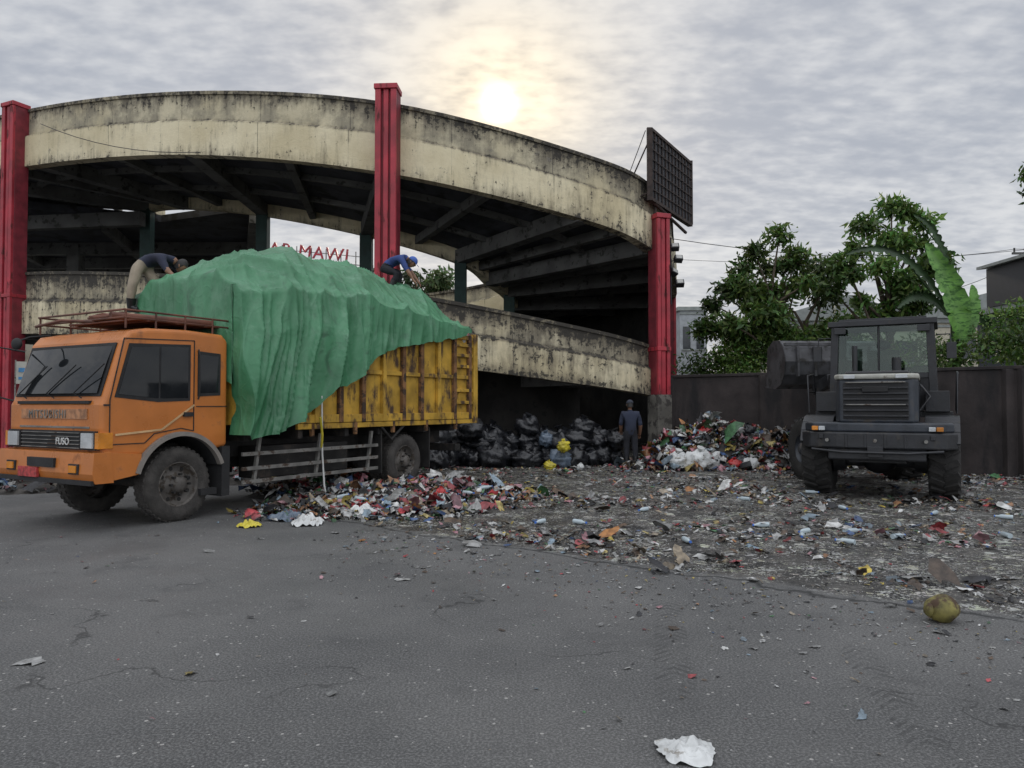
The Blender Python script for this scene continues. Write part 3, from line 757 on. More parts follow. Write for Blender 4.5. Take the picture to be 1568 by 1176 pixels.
b.path([(-1.0, .5, 2.68), (-1.02, 1.2, 2.73), (-1.0, 1.9, 2.68)], .02, 0, 6)
b.blob((-.2, 1.2, 2.82), (.35, .5, .07), 0, 20, 10, .3, 3); b.path([(-.7, .6, 2.8), (.8, .5, 2.82)], .05, 0, 8)
b.build('roof_rack', M_rack, truck)
def wheel(b, x, y, z, r, wd, face=-1, n=44):
    f = face
    tp = [(r*.60, 0), (r*.66, -.012), (r*.80, -.028), (r*.93, -.012), (r*.985, .025), (r, .06), (r, wd-.06), (r*.985, wd-.025), (r*.93, wd), (r*.6, wd)]
    b.lathe([(a, (h if f < 0 else -h)) for a, h in tp], (x, y, z), 0, n)
    rp = [(r*.60, .0), (r*.575, -.005), (r*.555, .05), (r*.50, .09), (r*.36, .10), (r*.33, .05), (r*.22, .035), (r*.21, -.03), (r*.13, -.05), (.001, -.055)]
    b.lathe([(a, (h if f < 0 else -h)) for a, h in rp], (x, y, z), 1, 30)
    for k in range(8):
        t_ = 2*math.pi*k/8
        cx, cz = x+r*.275*math.cos(t_), z+r*.275*math.sin(t_)
        b.path([(cx, y-.06, cz), (cx, y, cz)], .018, 2, 6)
        cx, cz = x+r*.44*math.cos(t_+.3), z+r*.44*math.sin(t_+.3)
        b.path([(cx, y+.09 if f < 0 else y-.09, cz), (cx, y+.085 if f < 0 else y-.085, cz)], .03, 2, 8)
    for k in range(36):
        t_ = 2*math.pi*k/36; c_, s_2 = math.cos(t_), math.sin(t_)
        yy0, yy1 = (y+.03, y+wd-.03) if f < 0 else (y-wd+.03, y-.03)
        Mx = Matrix.Translation((x+r*c_, 0, z+r*s_2)) @ Matrix.Rotation(-t_, 4, 'Y')
        b.box(-.02, .009, yy0, (yy0+yy1)/2-.02, -.03, .018, 0, Mx); b.box(-.02, .009, (yy0+yy1)/2+.02, yy1, -.02, .028, 0, Mx)
b = MB()
for x, dual in ((0, 0), (5.0, 1)):
    wheel(b, x, .08, .51, .51, .27, -1)
    wheel(b, x, 2.27, .51, .51, .27, 1)
    if dual: wheel(b, x, .37, .51, .51, .27, -1, 30); wheel(b, x, 1.98, .51, .51, .27, 1, 30)
b.build('wheels', [M_tire, M_hub, M_chas], truck)
b = MB()
for y in (.72, 1.5): b.box(-.9, 7.0, y, y+.09, .78, 1.05, 0)
for x in (0, 5.0): b.path([(x, .2, .51), (x, 2.15, .51)], .09, 0)
b.blob((5.0, 1.17, .52), (.28, .24, .26), 0)
b.box(1.5, 3.6, .3, .70, .45, .95, 0); b.box(1.2, 2.1, 1.6, 2.2, .45, .95, 0); b.box(.9, 6.8, .9, 1.4, .6, 1.2, 0)
b.box(-.9, .9, .5, 1.9, .62, 1.0, 0); b.path([(.8, 1.17, .75), (4.8, 1.17, .6)], .05, 0)
for x in (4.25, 5.75): b.box(x, x+.03, .05, .66, .32, 1.15, 0); b.box(x, x+.03, 1.7, 2.3, .32, 1.15, 0)
b.box(6.9, 7.1, .2, 2.15, .6, .75, 0); b.path([(4.2, .02, 1.2), (4.5, .02, .95), (4.9, .02, 1.22)], .03, 0)
for x in (1.1, 2.2, 3.3, 4.2, 5.6, 6.6): b.box(x, x+.10, .08, 2.27, 1.05, 1.30, 0)
b.build('chassis', M_chas, truck, .01, 1)
b = MB()
for z in (.44, .64, .86): b.beam((1.05, .06, z), (4.15, .06, z), .035, .055)
for x in (1.3, 2.6, 3.9): b.beam((x, .10, .38), (x+.12, .10, 1.12), .05, .05)
b.build('side_guard', M_silv, truck)
b = MB()
XA, XB = .95, 7.39
for (ya, yb) in ((.04, .08), (2.28, 2.32)): b.box(XA, XB, ya, yb, 1.34, 3.08, 0)
b.box(XA, XB, .08, 2.28, 1.32, 1.38, 1)
b.box(XA-.06, XA+.14, .0, 2.46, 1.3, 3.10, 0); b.box(XB-.05, XB, .04, 2.32, 1.36, 3.02, 0)
for z0, z1 in ((3.02, 3.12), (1.30, 1.44)):
    b.box(XA+.14, XB, -.03, .04, z0, z1, 0); b.box(XA+.14, XB, 2.32, 2.38, z0, z1, 0)
k = 0; x = XA+.35
while x < XB-.1:
    b.box(x, x+.10, -.045, .038, 1.30, 3.125, 0 if k % 3 == 2 else 1); b.box(x, x+.10, 2.322, 2.39, 1.30, 3.125, 1)
    x += .58; k += 1
b.box(XB-.13, XB+.03, -.06, .04, 1.2, 3.16, 0)
b.box(XA+.5, XB-.14, -.012, .038, 2.16, 2.24, 0)
for z in (1.62, 1.88, 2.4, 2.64, 2.86): b.box(XB-.85, XB-.14, -.035, .037, z, z+.07, 0)
b.box(2.1, XB, -.02, .05, 1.20, 1.292, 0)
for k in range(5): b.box(2.4+k*1.05, 2.46+k*1.05, -.03, .04, 1.08, 1.295, 1)
b.path([(XB+.03, .1, 3.0), (XB+.10, .1, 2.9), (XB+.10, .1, 1.6)], .02, 1)
b.box(XB, XB+.05, .5, .58, 1.36, 3.0, 1); b.box(XB, XB+.05, 1.7, 1.78, 1.36, 3.0, 1)
b.build('cargo_body', [M_yel, M_yrs], truck, .008, 1)
# tarpaulin
def itp(x, xs, ys): return float(np.interp(x, xs, ys))
RS = [.7, 1.23, 2.14, 3.0, 4.0, 5.1, 6.3, 6.8, 7.1]; RZ = [3.55, 3.86, 4.15, 4.36, 4.34, 4.24, 4.08, 3.87, 3.6]
BS = [.8, 1.0, 1.6, 2.2, 2.45, 2.7, 3.1, 3.4, 3.9, 4.6, 5.4, 6.6, 7.1]; BZ = [1.20, 1.08, 1.20, 1.48, 1.60, 1.98, 1.90, 2.10, 2.50, 2.70, 2.84, 3.02, 3.2]
def crease(x, y, z=0):
    return 1-2*abs(noise.noise(Vector((x, y, z))))
def ttop(s_, y_):
    rz = itp(s_, RS, RZ); e0 = itp(s_, [.8, 2, 4, 7], [3.38, 3.55, 3.5, 3.25]); e1 = 3.3
    yn = y_/2.35
    pk = .58
    t_ = yn/pk if yn < pk else (1-yn)/(1-pk)
    t_ = math.sin(min(1, max(0, t_))*math.pi/2)**1.1
    e = e0 if yn < pk else e1
    n_ = .18*noise.noise(Vector((s_*1.0, y_*1.2, 2)))+.07*noise.noise(Vector((s_*2.6, y_*2.6, 5)))
    cr_ = .12*max(0, crease(s_*.8+y_*1.3, y_*.4-s_*.3, 8))**6+.06*max(0, crease(s_*1.7-y_*.9, s_*.3+y_*.4, 18))**5+.012*max(0, crease(s_*5-y_*1.1, s_*.9+y_*2.6, 28))**3
    return e+(rz-e)*t_+n_*min(1, t_*2+.3)+cr_
def tarp_pt(s_, v):
    if v < .12:
        k = v/.12; return Vector((s_, 2.50, 2.7+(ttop(s_, 2.35)-2.7)*k))
    if v < .58:
        k = (v-.12)/.46; y_ = 2.35*(1-k); return Vector((s_, y_, ttop(s_, y_)))
    k = (v-.58)/.42
    zt = ttop(s_, 0); zb = itp(s_, BS, BZ)+.05*noise.noise(Vector((s_*3, 0, 9)))+.02*noise.noise(Vector((s_*9, 0, 9)))
    z = zt+(zb-zt)*k
    dr = zt-z
    hang = 1.0 if s_ < 2.6 else max(.45, 1-(s_-2.6)*.4)
    f = max(0, crease(s_*1.6+dr*.45, dr*.16, 4))**3*.19+max(0, crease(s_*3.4+dr*.7+2, dr*.22, 7))**3*.09+max(0, crease(s_*8-dr*.8, dr*.5, 17))**3*.014
    g = .10*noise.noise(Vector((s_*1.2, dr*.7, 12)))
    amp = min(1, dr*1.2+.08)*hang
    yo = -.09-.04*amp-(f+g*.8+.04)*amp
    yo = min(yo, -.075)
    if k < .06: yo *= k/.06*.85+.15
    s2 = s_+.08*noise.noise(Vector((s_*1.6, z*1.6, 11)))*amp
    return Vector((s2, yo, z))
b = MB(); NU, NV = 300, 190; vs = []; fs = []
for i in range(NU+1):
    u = i/NU
    for j in range(NV+1):
        v = j/NV
        if u < .10:
            k = u/.10; p0 = tarp_pt(.84, v)
            if v < .58:
                zl = 1.9+.15*noise.noise(Vector((p0.y*3, 0, 3)))
                zf = p0.z+(zl-p0.z)*(1-k)
                if p0.z < zl: zf = p0.z
                p_ = Vector((.835-.02*(1-k)-.05*max(0, noise.noise(Vector((p0.y*4, zf*1.0, 3)))), p0.y, zf))
            else:
                # wraps round the front corner of the body
                p_ = Vector((p0.x-.02*math.sin(k*math.pi), p0.y+(1-k)*(-p0.y+.10), p0.z))
        else:
            s_ = .84+(7.10-.84)*(u-.10)/.90
            p_ = tarp_pt(s_, v)
        vs.append(p_)
for i in range(NU):
    for j in range(NV):
        a = i*(NV+1)+j; fs.append((a, a+1, a+NV+2, a+NV+1))
b.add(vs, fs, 0, True)
M_tarp, nt, out = newmat('green_tarpaulin')
tc = nd(nt, 'ShaderNodeTexCoord').outputs['Object']
c = mixc(nt, mapr(nt, noi(nt, tc, 1.0, 6, .6), .35, .65), (.034, .150, .066, 1), (.066, .235, .115, 1))
c = mixc(nt, mth(nt, 'MULTIPLY', mapr(nt, noi(nt, tc, 2.6, 8, .7), .52, .70), .45), c, (.15, .29, .19, 1))
c = mixc(nt, mth(nt, 'MULTIPLY', mapr(nt, noi(nt, tc, 2.0, 8, .7, 1), .54, .72), .6), c, (.024, .070, .038, 1))
def ridged(sc_, scale, rot, dist):
    r = nd(nt, 'ShaderNodeTexNoise', {'Vector': nd(nt, 'ShaderNodeMapping', {'Vector': tc, 'Scale': sc_, 'Rotation': rot}).outputs[0], 'Scale': scale, 'Detail': 2.0, 'Distortion': dist}).outputs[0]
    return mth(nt, 'POWER', mth(nt, 'SUBTRACT', 1.0, mth(nt, 'MULTIPLY', mth(nt, 'ABSOLUTE', mth(nt, 'SUBTRACT', r, .5)), 9.0), None, True), 1.5)
h1 = ridged((1.9, 1.9, .5), 1.3, (0, .35, 0), .3)
h2 = ridged((1, 1, 1), 3.5, (.4, .3, .2), .4)
c = mixc(nt, mth(nt, 'MULTIPLY', h1, .16), c, (.17, .33, .22, 1))
bm = nd(nt, 'ShaderNodeBump', {'Height': mth(nt, 'ADD', h1, mth(nt, 'MULTIPLY', h2, .25)), 'Strength': .40, 'Distance': .03}).outputs[0]
p = nd(nt, 'ShaderNodeBsdfPrincipled', {'Base Color': c, 'Roughness': .44, 'Normal': bm})
nt.links.new(p.outputs[0], out.inputs[0])
b.build('tarpaulin', M_tarp, truck)
b = MB()
b.path([(2.45, -.2, 1.75), (2.5, -.16, 1.3), (2.55, -.12, .8), (2.62, -.1, .25), (2.66, -.12, .06)], .016, 0, 6)
b.path([(2.42, -.2, 1.4), (2.50, -.17, 1.1), (2.53, -.12, .9)], .022, 1, 6)
b.build('tie_down_strap', [M_white, M_bagy], truck)
b = MB(); b.blob((7.2, .3, 3.15), (.2, .2, .16), 0, amp=.3); b.blob((7.0, .12, 3.1), (.15, .14, .14), 1, amp=.3); b.blob((7.1, .9, 3.15), (.25, .3, .16), 2, amp=.3); b.blob((7.1, 1.6, 3.12), (.25, .3, .16), 2, amp=.3)
b.build('overflowing_refuse', [mat('pink_bag', (.4, .12, .14), .5), M_bagw, M_bag], truck)

# ------------------------------------------------------------------ wheel loader
ld = empty('wheel_loader', (6.6, 13.5, 0), rad(-30))
M_ldk = mat('loader_dark_paint', (.017, .018, .021), .45, var=.35, scale=4, dirt=(.055, .050, .044), dthr=.56, dscale=5, dw=.15)
M_ldb = mat('loader_blue_grey', (.030, .036, .046), .42, var=.3, dirt=(.075, .068, .060), dthr=.54, dw=.15)
M_ldw = mat('loader_pale_panel', (.36, .36, .32), .5, var=.2, dirt=(.13, .11, .09), dthr=.56)
M_cg, nt, out = newmat('cab_clear_glass')
tr = nd(nt, 'ShaderNodeBsdfTransparent', {'Color': (.62, .74, .67, 1)}); gl = nd(nt, 'ShaderNodeBsdfGlossy', {'Roughness': .05, 'Color': (.8, .8, .8, 1)})
mxx = nd(nt, 'ShaderNodeMixShader', {0: .05, 1: tr.outputs[0], 2: gl.outputs[0]}); nt.links.new(mxx.outputs[0], out.inputs[0])
b = MB()
cw = [(-1.18, -.25), (-1.20, -.70), (-1.05, -.92), (-.6, -1.02), (.6, -1.02), (1.05, -.92), (1.20, -.70), (1.18, -.25)]
plan(b, cw, .86, 1.14, 0)
plan(b, [(x*.96, y*.96) for x, y in cw], 1.14, 1.30, 1)
plan(b, [(-.75, -.3), (-.75, -.95), (.75, -.95), (.75, -.3)], .66, .86, 0)
plan(b, [(-.62, 1.0), (-.64, -.70), (-.56, -.86), (.56, -.86), (.64, -.70), (.62, 1.0)], 1.30, 2.04, 1)
plan(b, [(-.63, 1.0), (-.66, -.72), (-.57, -.89), (.57, -.89), (.66, -.72), (.63, 1.0)], 2.04, 2.13, 2)
plan(b, [(-.5, .9), (-.5, -.6), (.5, -.6), (.5, .9)], 2.13, 2.19, 0)
b.build('hood_and_counterweight', [M_ldk, M_ldb, M_ldw], ld, .03, 2)
b = MB()
b.box(-.50, .50, -.885, -.855, 1.36, 1.98, 0)
for k in range(6):
    b.box(-.50, .50, -.915, -.88, 1.40+k*.095, 1.43+k*.095, 1)
b.box(-.2, .2, -.93, -.88, 1.82, 1.92, 0)
for k in (1, 3): b.box(-.46, .46, -.925, -.90, 1.405+k*.19, 1.425+k*.19, 4)
for sx_ in (-1, 1):
    for xx, m_ in ((.95, 2), (.84, 3)): b.box(sx_*xx-.05, sx_*xx+.05, -.99, -.86, 1.165, 1.235, m_)
    b.box(sx_*.40-.09, sx_*.40+.09, -.925, -.88, 2.05, 2.115, 3)
for xx in (-.75, 0, .75): b.path([(xx, -1.05, 1.0), (xx, -1.0, 1.0)], .03, 4, 8)
for xx in (-.85, -.6, -.35, .35, .6, .85): b.box(xx-.035, xx+.035, -1.04+abs(xx)*.05, -.93, 1.02, 1.10, 1)
b.box(-.12, .12, -1.06, -1.0, .72, .9, 1)
for xx in (-.45, -.15, .15, .45): b.box(xx-.02, xx+.02, -1.035, -1.01, .88, 1.12, 1)
b.path([(-1.0, -1.0, .84), (-.5, -1.08, .80), (.5, -1.08, .80), (1.0, -1.0, .84)], .025, 1, 6)
b.build('grille_and_lamps', [M_rub, M_ldk, M_amb, M_head, M_silv], ld, .006, 1)
b = MB()
for sx_ in (-1, 1):
    for k in range(8):
        a0 = rad(20+k*17); a1 = rad(20+(k+1)*17)
        b.beam((sx_*.98, .78*math.cos(a0), .64+.76*math.sin(a0)), (sx_*.98, .78*math.cos(a1), .64+.76*math.sin(a1)), .52, .04, 0)
    b.box(*(sorted((sx_*.62, sx_*1.15))), .5, 2.0, 1.38, 1.48, 0)
    for z in (.5, .8, 1.1): b.box(*(sorted((sx_*.95, sx_*1.2))), 1.0, 1.4, z, z+.04, 0)
    b.path([(sx_*1.2, .1, 1.45), (sx_*1.22, .1, 2.15), (sx_*1.22, .8, 2.2), (sx_*1.2, 1.2, 1.5)], .02, 0, 6)
    b.path([(sx_*1.22, .1, 1.85), (sx_*1.22, 1.0, 1.85)], .015, 0, 6)
    b.box(*(sorted((sx_*.72, sx_*1.1))), .25, .85, 1.48, 1.85, 0)
    b.blob((sx_*.0, -.1, .64), (.30, .28, .26), 0)
    b.path([(sx_*.55, 0, .65), (sx_*.75, 0, .65)], [.22, .26], 0, 14)
b.box(-.45, .45, -.6, 2.0, .6, 1.3, 0)
b.path([(-.8, 0, .65), (.8, 0, .65)], .16, 0)
b.path([(-.42, .3, 2.1), (-.42, .3, 2.7)], .05, 0); b.path([(.28, .1, 2.1), (.28, .1, 2.45)], .08, 0)
for k in range(4): b.path([(.66, -.5+k*.25, 1.5), (.80, -.4+k*.25, 1.75), (.66, -.3+k*.25, 1.95)], .02, 0, 6)
b.build('frame_and_fenders', M_ldk, ld, .008, 1)
b = MB()
cx0, cx1, cy0, cy1, cz0, cz1 = -.86, .86, .75, 2.05, 1.5, 3.12
for x in (cx0, cx1):
    for y in (cy0, cy1): b.beam((x, y, cz0), (x*.93, y, cz1), .13, .13, 0)
    b.beam((x, 1.45, cz0), (x*.94, 1.45, cz1), .09, .09, 0)
    for z in (cz0+.05, 2.08): b.beam((x, cy0, z), (x, cy1, z), .08, .12, 0)
for y in (cy0, cy1):
    for z in (cz0+.05, 2.15): b.beam((cx0, y, z), (cx1, y, z), .08, .1, 0)
b.box(cx0+.02, cx1-.02, cy0-.0, cy0+.03, 1.5, 2.14, 0); b.box(cx0, cx0+.03, cy0, cy1, 1.5, 2.05, 0); b.box(cx1-.03, cx1, cy0, cy1, 1.5, 2.05, 0)
b.box(cx0+.06, cx1-.06, cy1-.05, cy1+.0, 1.5, 2.35, 0)
b.box(-.92, .92, .62, 2.15, 3.10, 3.20, 0); b.box(-.75, .75, .8, 2.0, 3.20, 3.25, 0)
b.path([(-.05, cy0-.02, 2.2), (-.05, cy0-.02, 3.08)], .02, 0)
b.box(-.28, .28, 1.15, 1.30, 2.0, 2.66, 0); b.box(-.28, .28, 1.15, 1.7, 1.95, 2.1, 0); b.blob((0, 1.22, 2.76), (.13, .06, .10), 0)
b.box(-.75, -.45, 1.5, 2.0, 2.0, 2.5, 0); b.box(.5, .78, 1.2, 1.8, 2.0, 2.35, 0)
b.path([(0, 1.95, 1.9), (0, 1.75, 2.3)], .04, 0)
b.lathe([(.18, 0), (.20, .02), (.18, .04)], (0, 1.73, 2.33), 0, 20, 'z')
for sx_ in (-.7, .7): b.box(sx_-.1, sx_+.1, .55, .62, 2.95, 3.07, 0)
for sx_ in (-1, 1): b.path([(sx_*.9, .9, 2.9), (sx_*1.12, .85, 2.9), (sx_*1.14, .85, 2.6)], .015, 0, 6); b.box(sx_*1.14-.08, sx_*1.14+.08, .82, .86, 2.45, 2.75, 0)
b.build('operator_cab', M_ldk, ld, .01, 1)
b = MB()
b.box(cx0+.06, cx1-.06, cy0+.01, cy0+.02, 2.18, 3.1, 0)
b.box(cx0+.02, cx0+.03, cy0+.06, cy1-.06, 2.12, 3.1, 0); b.box(cx1-.03, cx1-.02, cy0+.06, cy1-.06, 2.12, 3.1, 0)
b.build('cab_glass', M_cg, ld)
def lwheel(b, x, y, r, wd):
    tp = [(r*.45, -wd/2+.03), (r*.6, -wd/2), (r*.88, -wd/2), (r*.97, -wd/2+.05), (r*.97, wd/2-.05), (r*.88, wd/2), (r*.6, wd/2), (r*.45, wd/2-.03)]
    b.lathe(tp, (x, y, r), 0, 40, 'x')
    for sx_ in (-1, 1):
        rp = [(r*.46, sx_*(wd/2-.03)), (r*.42, sx_*(wd/2-.12)), (r*.2, sx_*(wd/2-.12)), (r*.18, sx_*(wd/2-.02)), (.001, sx_*(wd/2-.01))]
        b.lathe(rp, (x, y, r), 1, 28, 'x')
        for k in range(20):
            t_ = 2*math.pi*(k+(.5 if sx_ > 0 else 0))/20
            M_ = Matrix.Translation((x, y, r)) @ Matrix.Rotation(t_, 4, 'X') @ Matrix.Translation((0, 0, r*.965)) @ Matrix.Rotation(sx_*.45, 4, 'Z')
            xa, xb = sorted((sx_*.01, sx_*wd*.5))
            b.box(xa, xb, -.045, .045, -.03, .035, 0, M_)
M_lt = mat('loader_tyre', (.022, .021, .020), .85, var=.4, scale=6, bump=.5, bscale=40)
b = MB()
for x in (-1.0, 1.0): lwheel(b, x, 0, .66, .48)
b.build('rear_wheels', [M_lt, M_ldb], ld)
fe = empty('front_frame', (0, 1.75, 0), rad(32), ld)
b = MB()
for x in (-1.0, 1.0): lwheel(b, x, 1.25, .66, .48)
b.build('front_wheels', [M_lt, M_ldb], fe)
b = MB()
b.box(-.4, .4, .1, 1.7, .55, 1.25, 0); b.path([(-.8, 1.25, .66), (.8, 1.25, .66)], .15, 0)
for x in (-.42, .42):
    b.beam((x, .5, 1.1), (x, .45, 1.85), .12, .4, 0)
    b.beam((x, .5, 1.75), (x, 1.5, 2.15), .12, .28, 0); b.beam((x, 1.5, 2.15), (x, 2.3, 1.95), .12, .26, 0)
    b.path([(x*.8, .7, 1.0), (x*.8, 1.4, 1.95)], .06, 1)
b.beam((0, .6, 1.9), (0, 1.5, 2.55), .12, .16, 0); b.beam((0, 1.5, 2.6), (0, 2.25, 2.6), .1, .12, 0)
b.build('boom_arms', [M_ldk, M_silv], fe, .01, 1)
b = MB()
M_bk = mat('bucket_steel', (.065, .065, .070), .55, metal=.3, var=.4, dirt=(.03, .028, .026), dthr=.50, dscale=4, dw=.15)
pr = [(3.25, 2.95), (2.9, 3.12), (2.55, 3.1), (2.3, 2.9), (2.2, 2.6), (2.25, 2.3), (2.45, 2.08), (2.8, 1.98), (3.35, 2.02)]
inn = [(3.22, 2.92), (2.9, 3.07), (2.58, 3.05), (2.35, 2.87), (2.25, 2.6), (2.3, 2.33), (2.47, 2.13), (2.8, 2.03), (3.3, 2.06)]
vs = []; fs = []; ring = pr+inn[::-1]; n = len(ring)
for x in (-1.15, 1.15):
    for (y, z) in ring: vs.append((x, y, z))
for k in range(n): fs.append((k, (k+1) % n, n+(k+1) % n, n+k))
b.add(vs, fs, 0)
for x in (-1.15, 1.12):
    vs = [(x, y, z) for y, z in pr]+[(x+.03, y, z) for y, z in pr]; k_ = len(pr)
    b.add(vs, [tuple(range(k_)), tuple(range(2*k_-1, k_-1, -1))]+[(i, (i+1) % k_, (i+1) % k_+k_, i+k_) for i in range(k_)], 0)
for x in (-.45, .45, -.85, .85): b.beam((x, 2.19, 2.25), (x, 2.22, 2.95), .05, .12, 0)
b.beam((-1.14, 3.38, 2.03), (1.14, 3.38, 2.03), .16, .04, 0)
b.beam((-1.13, 2.3, 3.0), (1.13, 2.3, 3.0), .05, .08, 0)
b.build('bucket', M_bk, fe, .008, 1)

# ------------------------------------------------------------------ people
M_skin = mat('skin', (.22, .115, .07), .55, var=.12)
M_hair = mat('black_hair', (.012, .011, .010), .6)
M_eye = mat('eye', (.02, .015, .012), .2)
def person(name, J, rscale, mats, fwd, up, cap=None, fingers_dir=None):
    e = empty(name)
    J = {k: Vector(v) for k, v in J.items()}
    rr = dict(pelvis=.135, waist=.125, chest=.15, neckb=.08, neck=.052, headb=.05, shL=.080, shR=.080, elL=.054, elR=.054, wrL=.030, wrR=.030, paL=.034, paR=.034,
              hiL=.108, hiR=.108, knL=.076, knR=.076, anL=.056, anR=.056, toL=.038, toR=.038)
    E = [('pelvis', 'waist', 0), ('waist', 'chest', 0), ('chest', 'neckb', 0), ('neckb', 'neck', 2), ('neck', 'headb', 2)]
    for s_ in 'LR':
        E += [('chest', 'sh'+s_, 0), ('sh'+s_, 'el'+s_, 0), ('el'+s_, 'wr'+s_, 2), ('wr'+s_, 'pa'+s_, 2),
              ('pelvis', 'hi'+s_, 1), ('hi'+s_, 'kn'+s_, 1), ('kn'+s_, 'an'+s_, 1), ('an'+s_, 'to'+s_, 3)]
    ks = ['pelvis']+[k for k in rr if k in J and k != 'pelvis']
    ix = {k: i for i, k in enumerate(ks)}
    me = bpy.data.meshes.new('tmp'); me.from_pydata([J[k] for k in ks], [(ix[a], ix[c_]) for a, c_, l in E], [])
    ob = bpy.data.objects.new('tmp', me); COL.objects.link(ob)
    sk = ob.modifiers.new('skin', 'SKIN'); sk.use_smooth_shade = True
    for k in ks:
        sv = me.skin_vertices[0].data[ix[k]]; sv.radius = (rr[k]*rscale, rr[k]*rscale); sv.use_root = (k == 'pelvis')
    ss = ob.modifiers.new('sub', 'SUBSURF'); ss.levels = 2
    dg = bpy.context.evaluated_depsgraph_get(); dg.update()
    m2 = bpy.data.meshes.new_from_object(ob.evaluated_get(dg))
    bpy.data.objects.remove(ob)
    for v_ in m2.vertices:
        n_ = noise.noise(v_.co*14)*.010+noise.noise(v_.co*7)*.012
        v_.co = v_.co+v_.normal*n_
    m2.materials.clear()
    for mm in mats: m2.materials.append(mm)
    for poly in m2.polygons:
        c_ = poly.center; best = 1e9; lab = 0
        for a, d2, l in E:
            A_ = J[a]; B_ = J[d2]; ab = B_-A_; t_ = max(0, min(1, (c_-A_).dot(ab)/ab.length_squared))
            dd = (c_-(A_+ab*t_)).length-(rr[a]*(1-t_)+rr[d2]*t_)*rscale
            if l == 2 and a.startswith('el') and t_ < .05: dd += .05
            if dd < best: best = dd; lab = l
        poly.material_index = lab; poly.use_smooth = True
    bo = bpy.data.objects.new('body', m2); COL.objects.link(bo); bo.parent = e
    f = Vector(fwd).normalized(); u = Vector(up).normalized(); r_ = f.cross(u).normalized(); u = r_.cross(f).normalized()
    Mh = Matrix((r_, f, u)).transposed()
    b = MB(); c_ = J['head']
    vs = []; fs = []; nu, nv = 20, 14
    for j in range(nv+1):
        ph = math.pi*j/nv
        for i in range(nu):
            t_ = 2*math.pi*i/nu
            d_ = Vector((math.sin(ph)*math.cos(t_), math.sin(ph)*math.sin(t_), math.cos(ph)))
            x, y, z = d_.x*.076, d_.y*.096, d_.z*.118
            if z < -.03: x *= 1-.25*(-z-.03)/.09; y = y*.9+.008
            if y > .07 and abs(x) < .022 and -.035 < z < .02: y += .022
            vs.append(c_+Mh @ Vector((x, y, z)))
    for j in range(nv):
        for i in range(nu): fs.append((j*nu+i, (j+1)*nu+i, (j+1)*nu+(i+1) % nu, j*nu+(i+1) % nu))
    b.add(vs, fs, 0, True)
    for sx_ in (-1, 1):
        b.blob(c_+Mh @ Vector((sx_*.079, .0, -.01)), (.012, .02, .032), 0, 8, 6)
        b.blob(c_+Mh @ Vector((sx_*.030, .086, .008)), (.013, .008, .008), 2, 8, 6, 0, 3, Mh)
    b.blob(c_+Mh @ Vector((0, .088, -.055)), (.026, .008, .008), 3, 8, 6, 0, 3, Mh)
    vs = []; fs = []
    for j in range(9):
        ph = math.pi*.56*j/8
        for i in range(20):
            t_ = 2*math.pi*i/20
            x, y, z = math.sin(ph)*math.cos(t_)*.084, math.sin(ph)*math.sin(t_)*.103-.006, math.cos(ph)*.124
            if y > .03 and z < .045: z = .045
            if y < 0 and z < 0: z *= 3.2
            vs.append(c_+Mh @ Vector((x, y, z)))
    for j in range(8):
        for i in range(20): fs.append((j*20+i, (j+1)*20+i, (j+1)*20+(i+1) % 20, j*20+(i+1) % 20))
    b.add(vs, fs, 1, True)
    if cap is not None:
        vs = []; fs = []
        for j in range(9):
            ph = math.pi*.5*j/8
            for i in range(20):
                t_ = 2*math.pi*i/20
                vs.append(c_+Mh @ Vector((math.sin(ph)*math.cos(t_)*.094, math.sin(ph)*math.sin(t_)*.112-.004, .035+math.cos(ph)*.105)))
        for j in range(8):
            for i in range(20): fs.append((j*20+i, (j+1)*20+i, (j+1)*20+(i+1) % 20, j*20+(i+1) % 20))
        b.add(vs, fs, 4, True)
        br = [(-.075, .07), (-.065, .14), (-.03, .18), (.03, .18), (.065, .14), (.075, .07)]
        vs = [c_+Mh @ Vector((x, y, .045-(y-.07)*.25)) for x, y in br]+[c_+Mh @ Vector((x, y, .035-(y-.07)*.25)) for x, y in br]
        n = 6; b.add(vs, [tuple(range(n)), tuple(range(2*n-1, n-1, -1))]+[(i, (i+1) % n, (i+1) % n+n, i+n) for i in range(n)], 4)
    b.build('head', [M_skin, M_hair, M_eye, mat('lips', (.18, .06, .05), .5), cap or M_hair], e)
    b = MB()
    for s_ in 'LR':
        wv_ = J['wr'+s_]; pv_ = J['pa'+s_]; d_ = (pv_-wv_).normalized()
        sd_ = d_.cross(u if abs(d_.dot(u)) < .9 else f).normalized(); nn = sd_.cross(d_).normalized()
        for k, L in enumerate((.072, .082, .076, .060)):
            o = pv_+sd_*(k-1.5)*.019
            b.path([o-d_*.02, o+d_*L*.45, o+d_*L*.8-nn*.014, o+d_*L*.98-nn*.035], [.010, .009, .0085, .007], 0, 6)
        sg = -1
        o = wv_+d_*.03+sd_*sg*.025
        b.path([o, o+sd_*sg*.03+d_*.025, o+sd_*sg*.038+d_*.055-nn*.012], [.012, .010, .008], 0, 6)
    b.build('fingers', M_skin, e)
    b = MB()
    for s_ in 'LR':
        a = J['an'+s_]; t_ = J['to'+s_]; d_ = Vector((t_.x-a.x, t_.y-a.y, 0)).normalized(); zf = t_.z-.036*rscale
        p0 = Vector((a.x, a.y, zf+.02))-d_*.07; p1 = Vector((t_.x, t_.y, zf+.02))+d_*.05
        b.beam(p0, p1, .09, .035)
        b.blob(p0+d_*.06+Vector((0, 0, .04)), (.05, .05, .05), 0)
        kn_ = J['kn'+s_]; top_ = a.lerp(kn_, .45)
        b.path([a-Vector((0, 0, .02)), top_], [.062, .078], 0, 14)
    b.build('boots', mats[3], e, .01, 2)
    return e
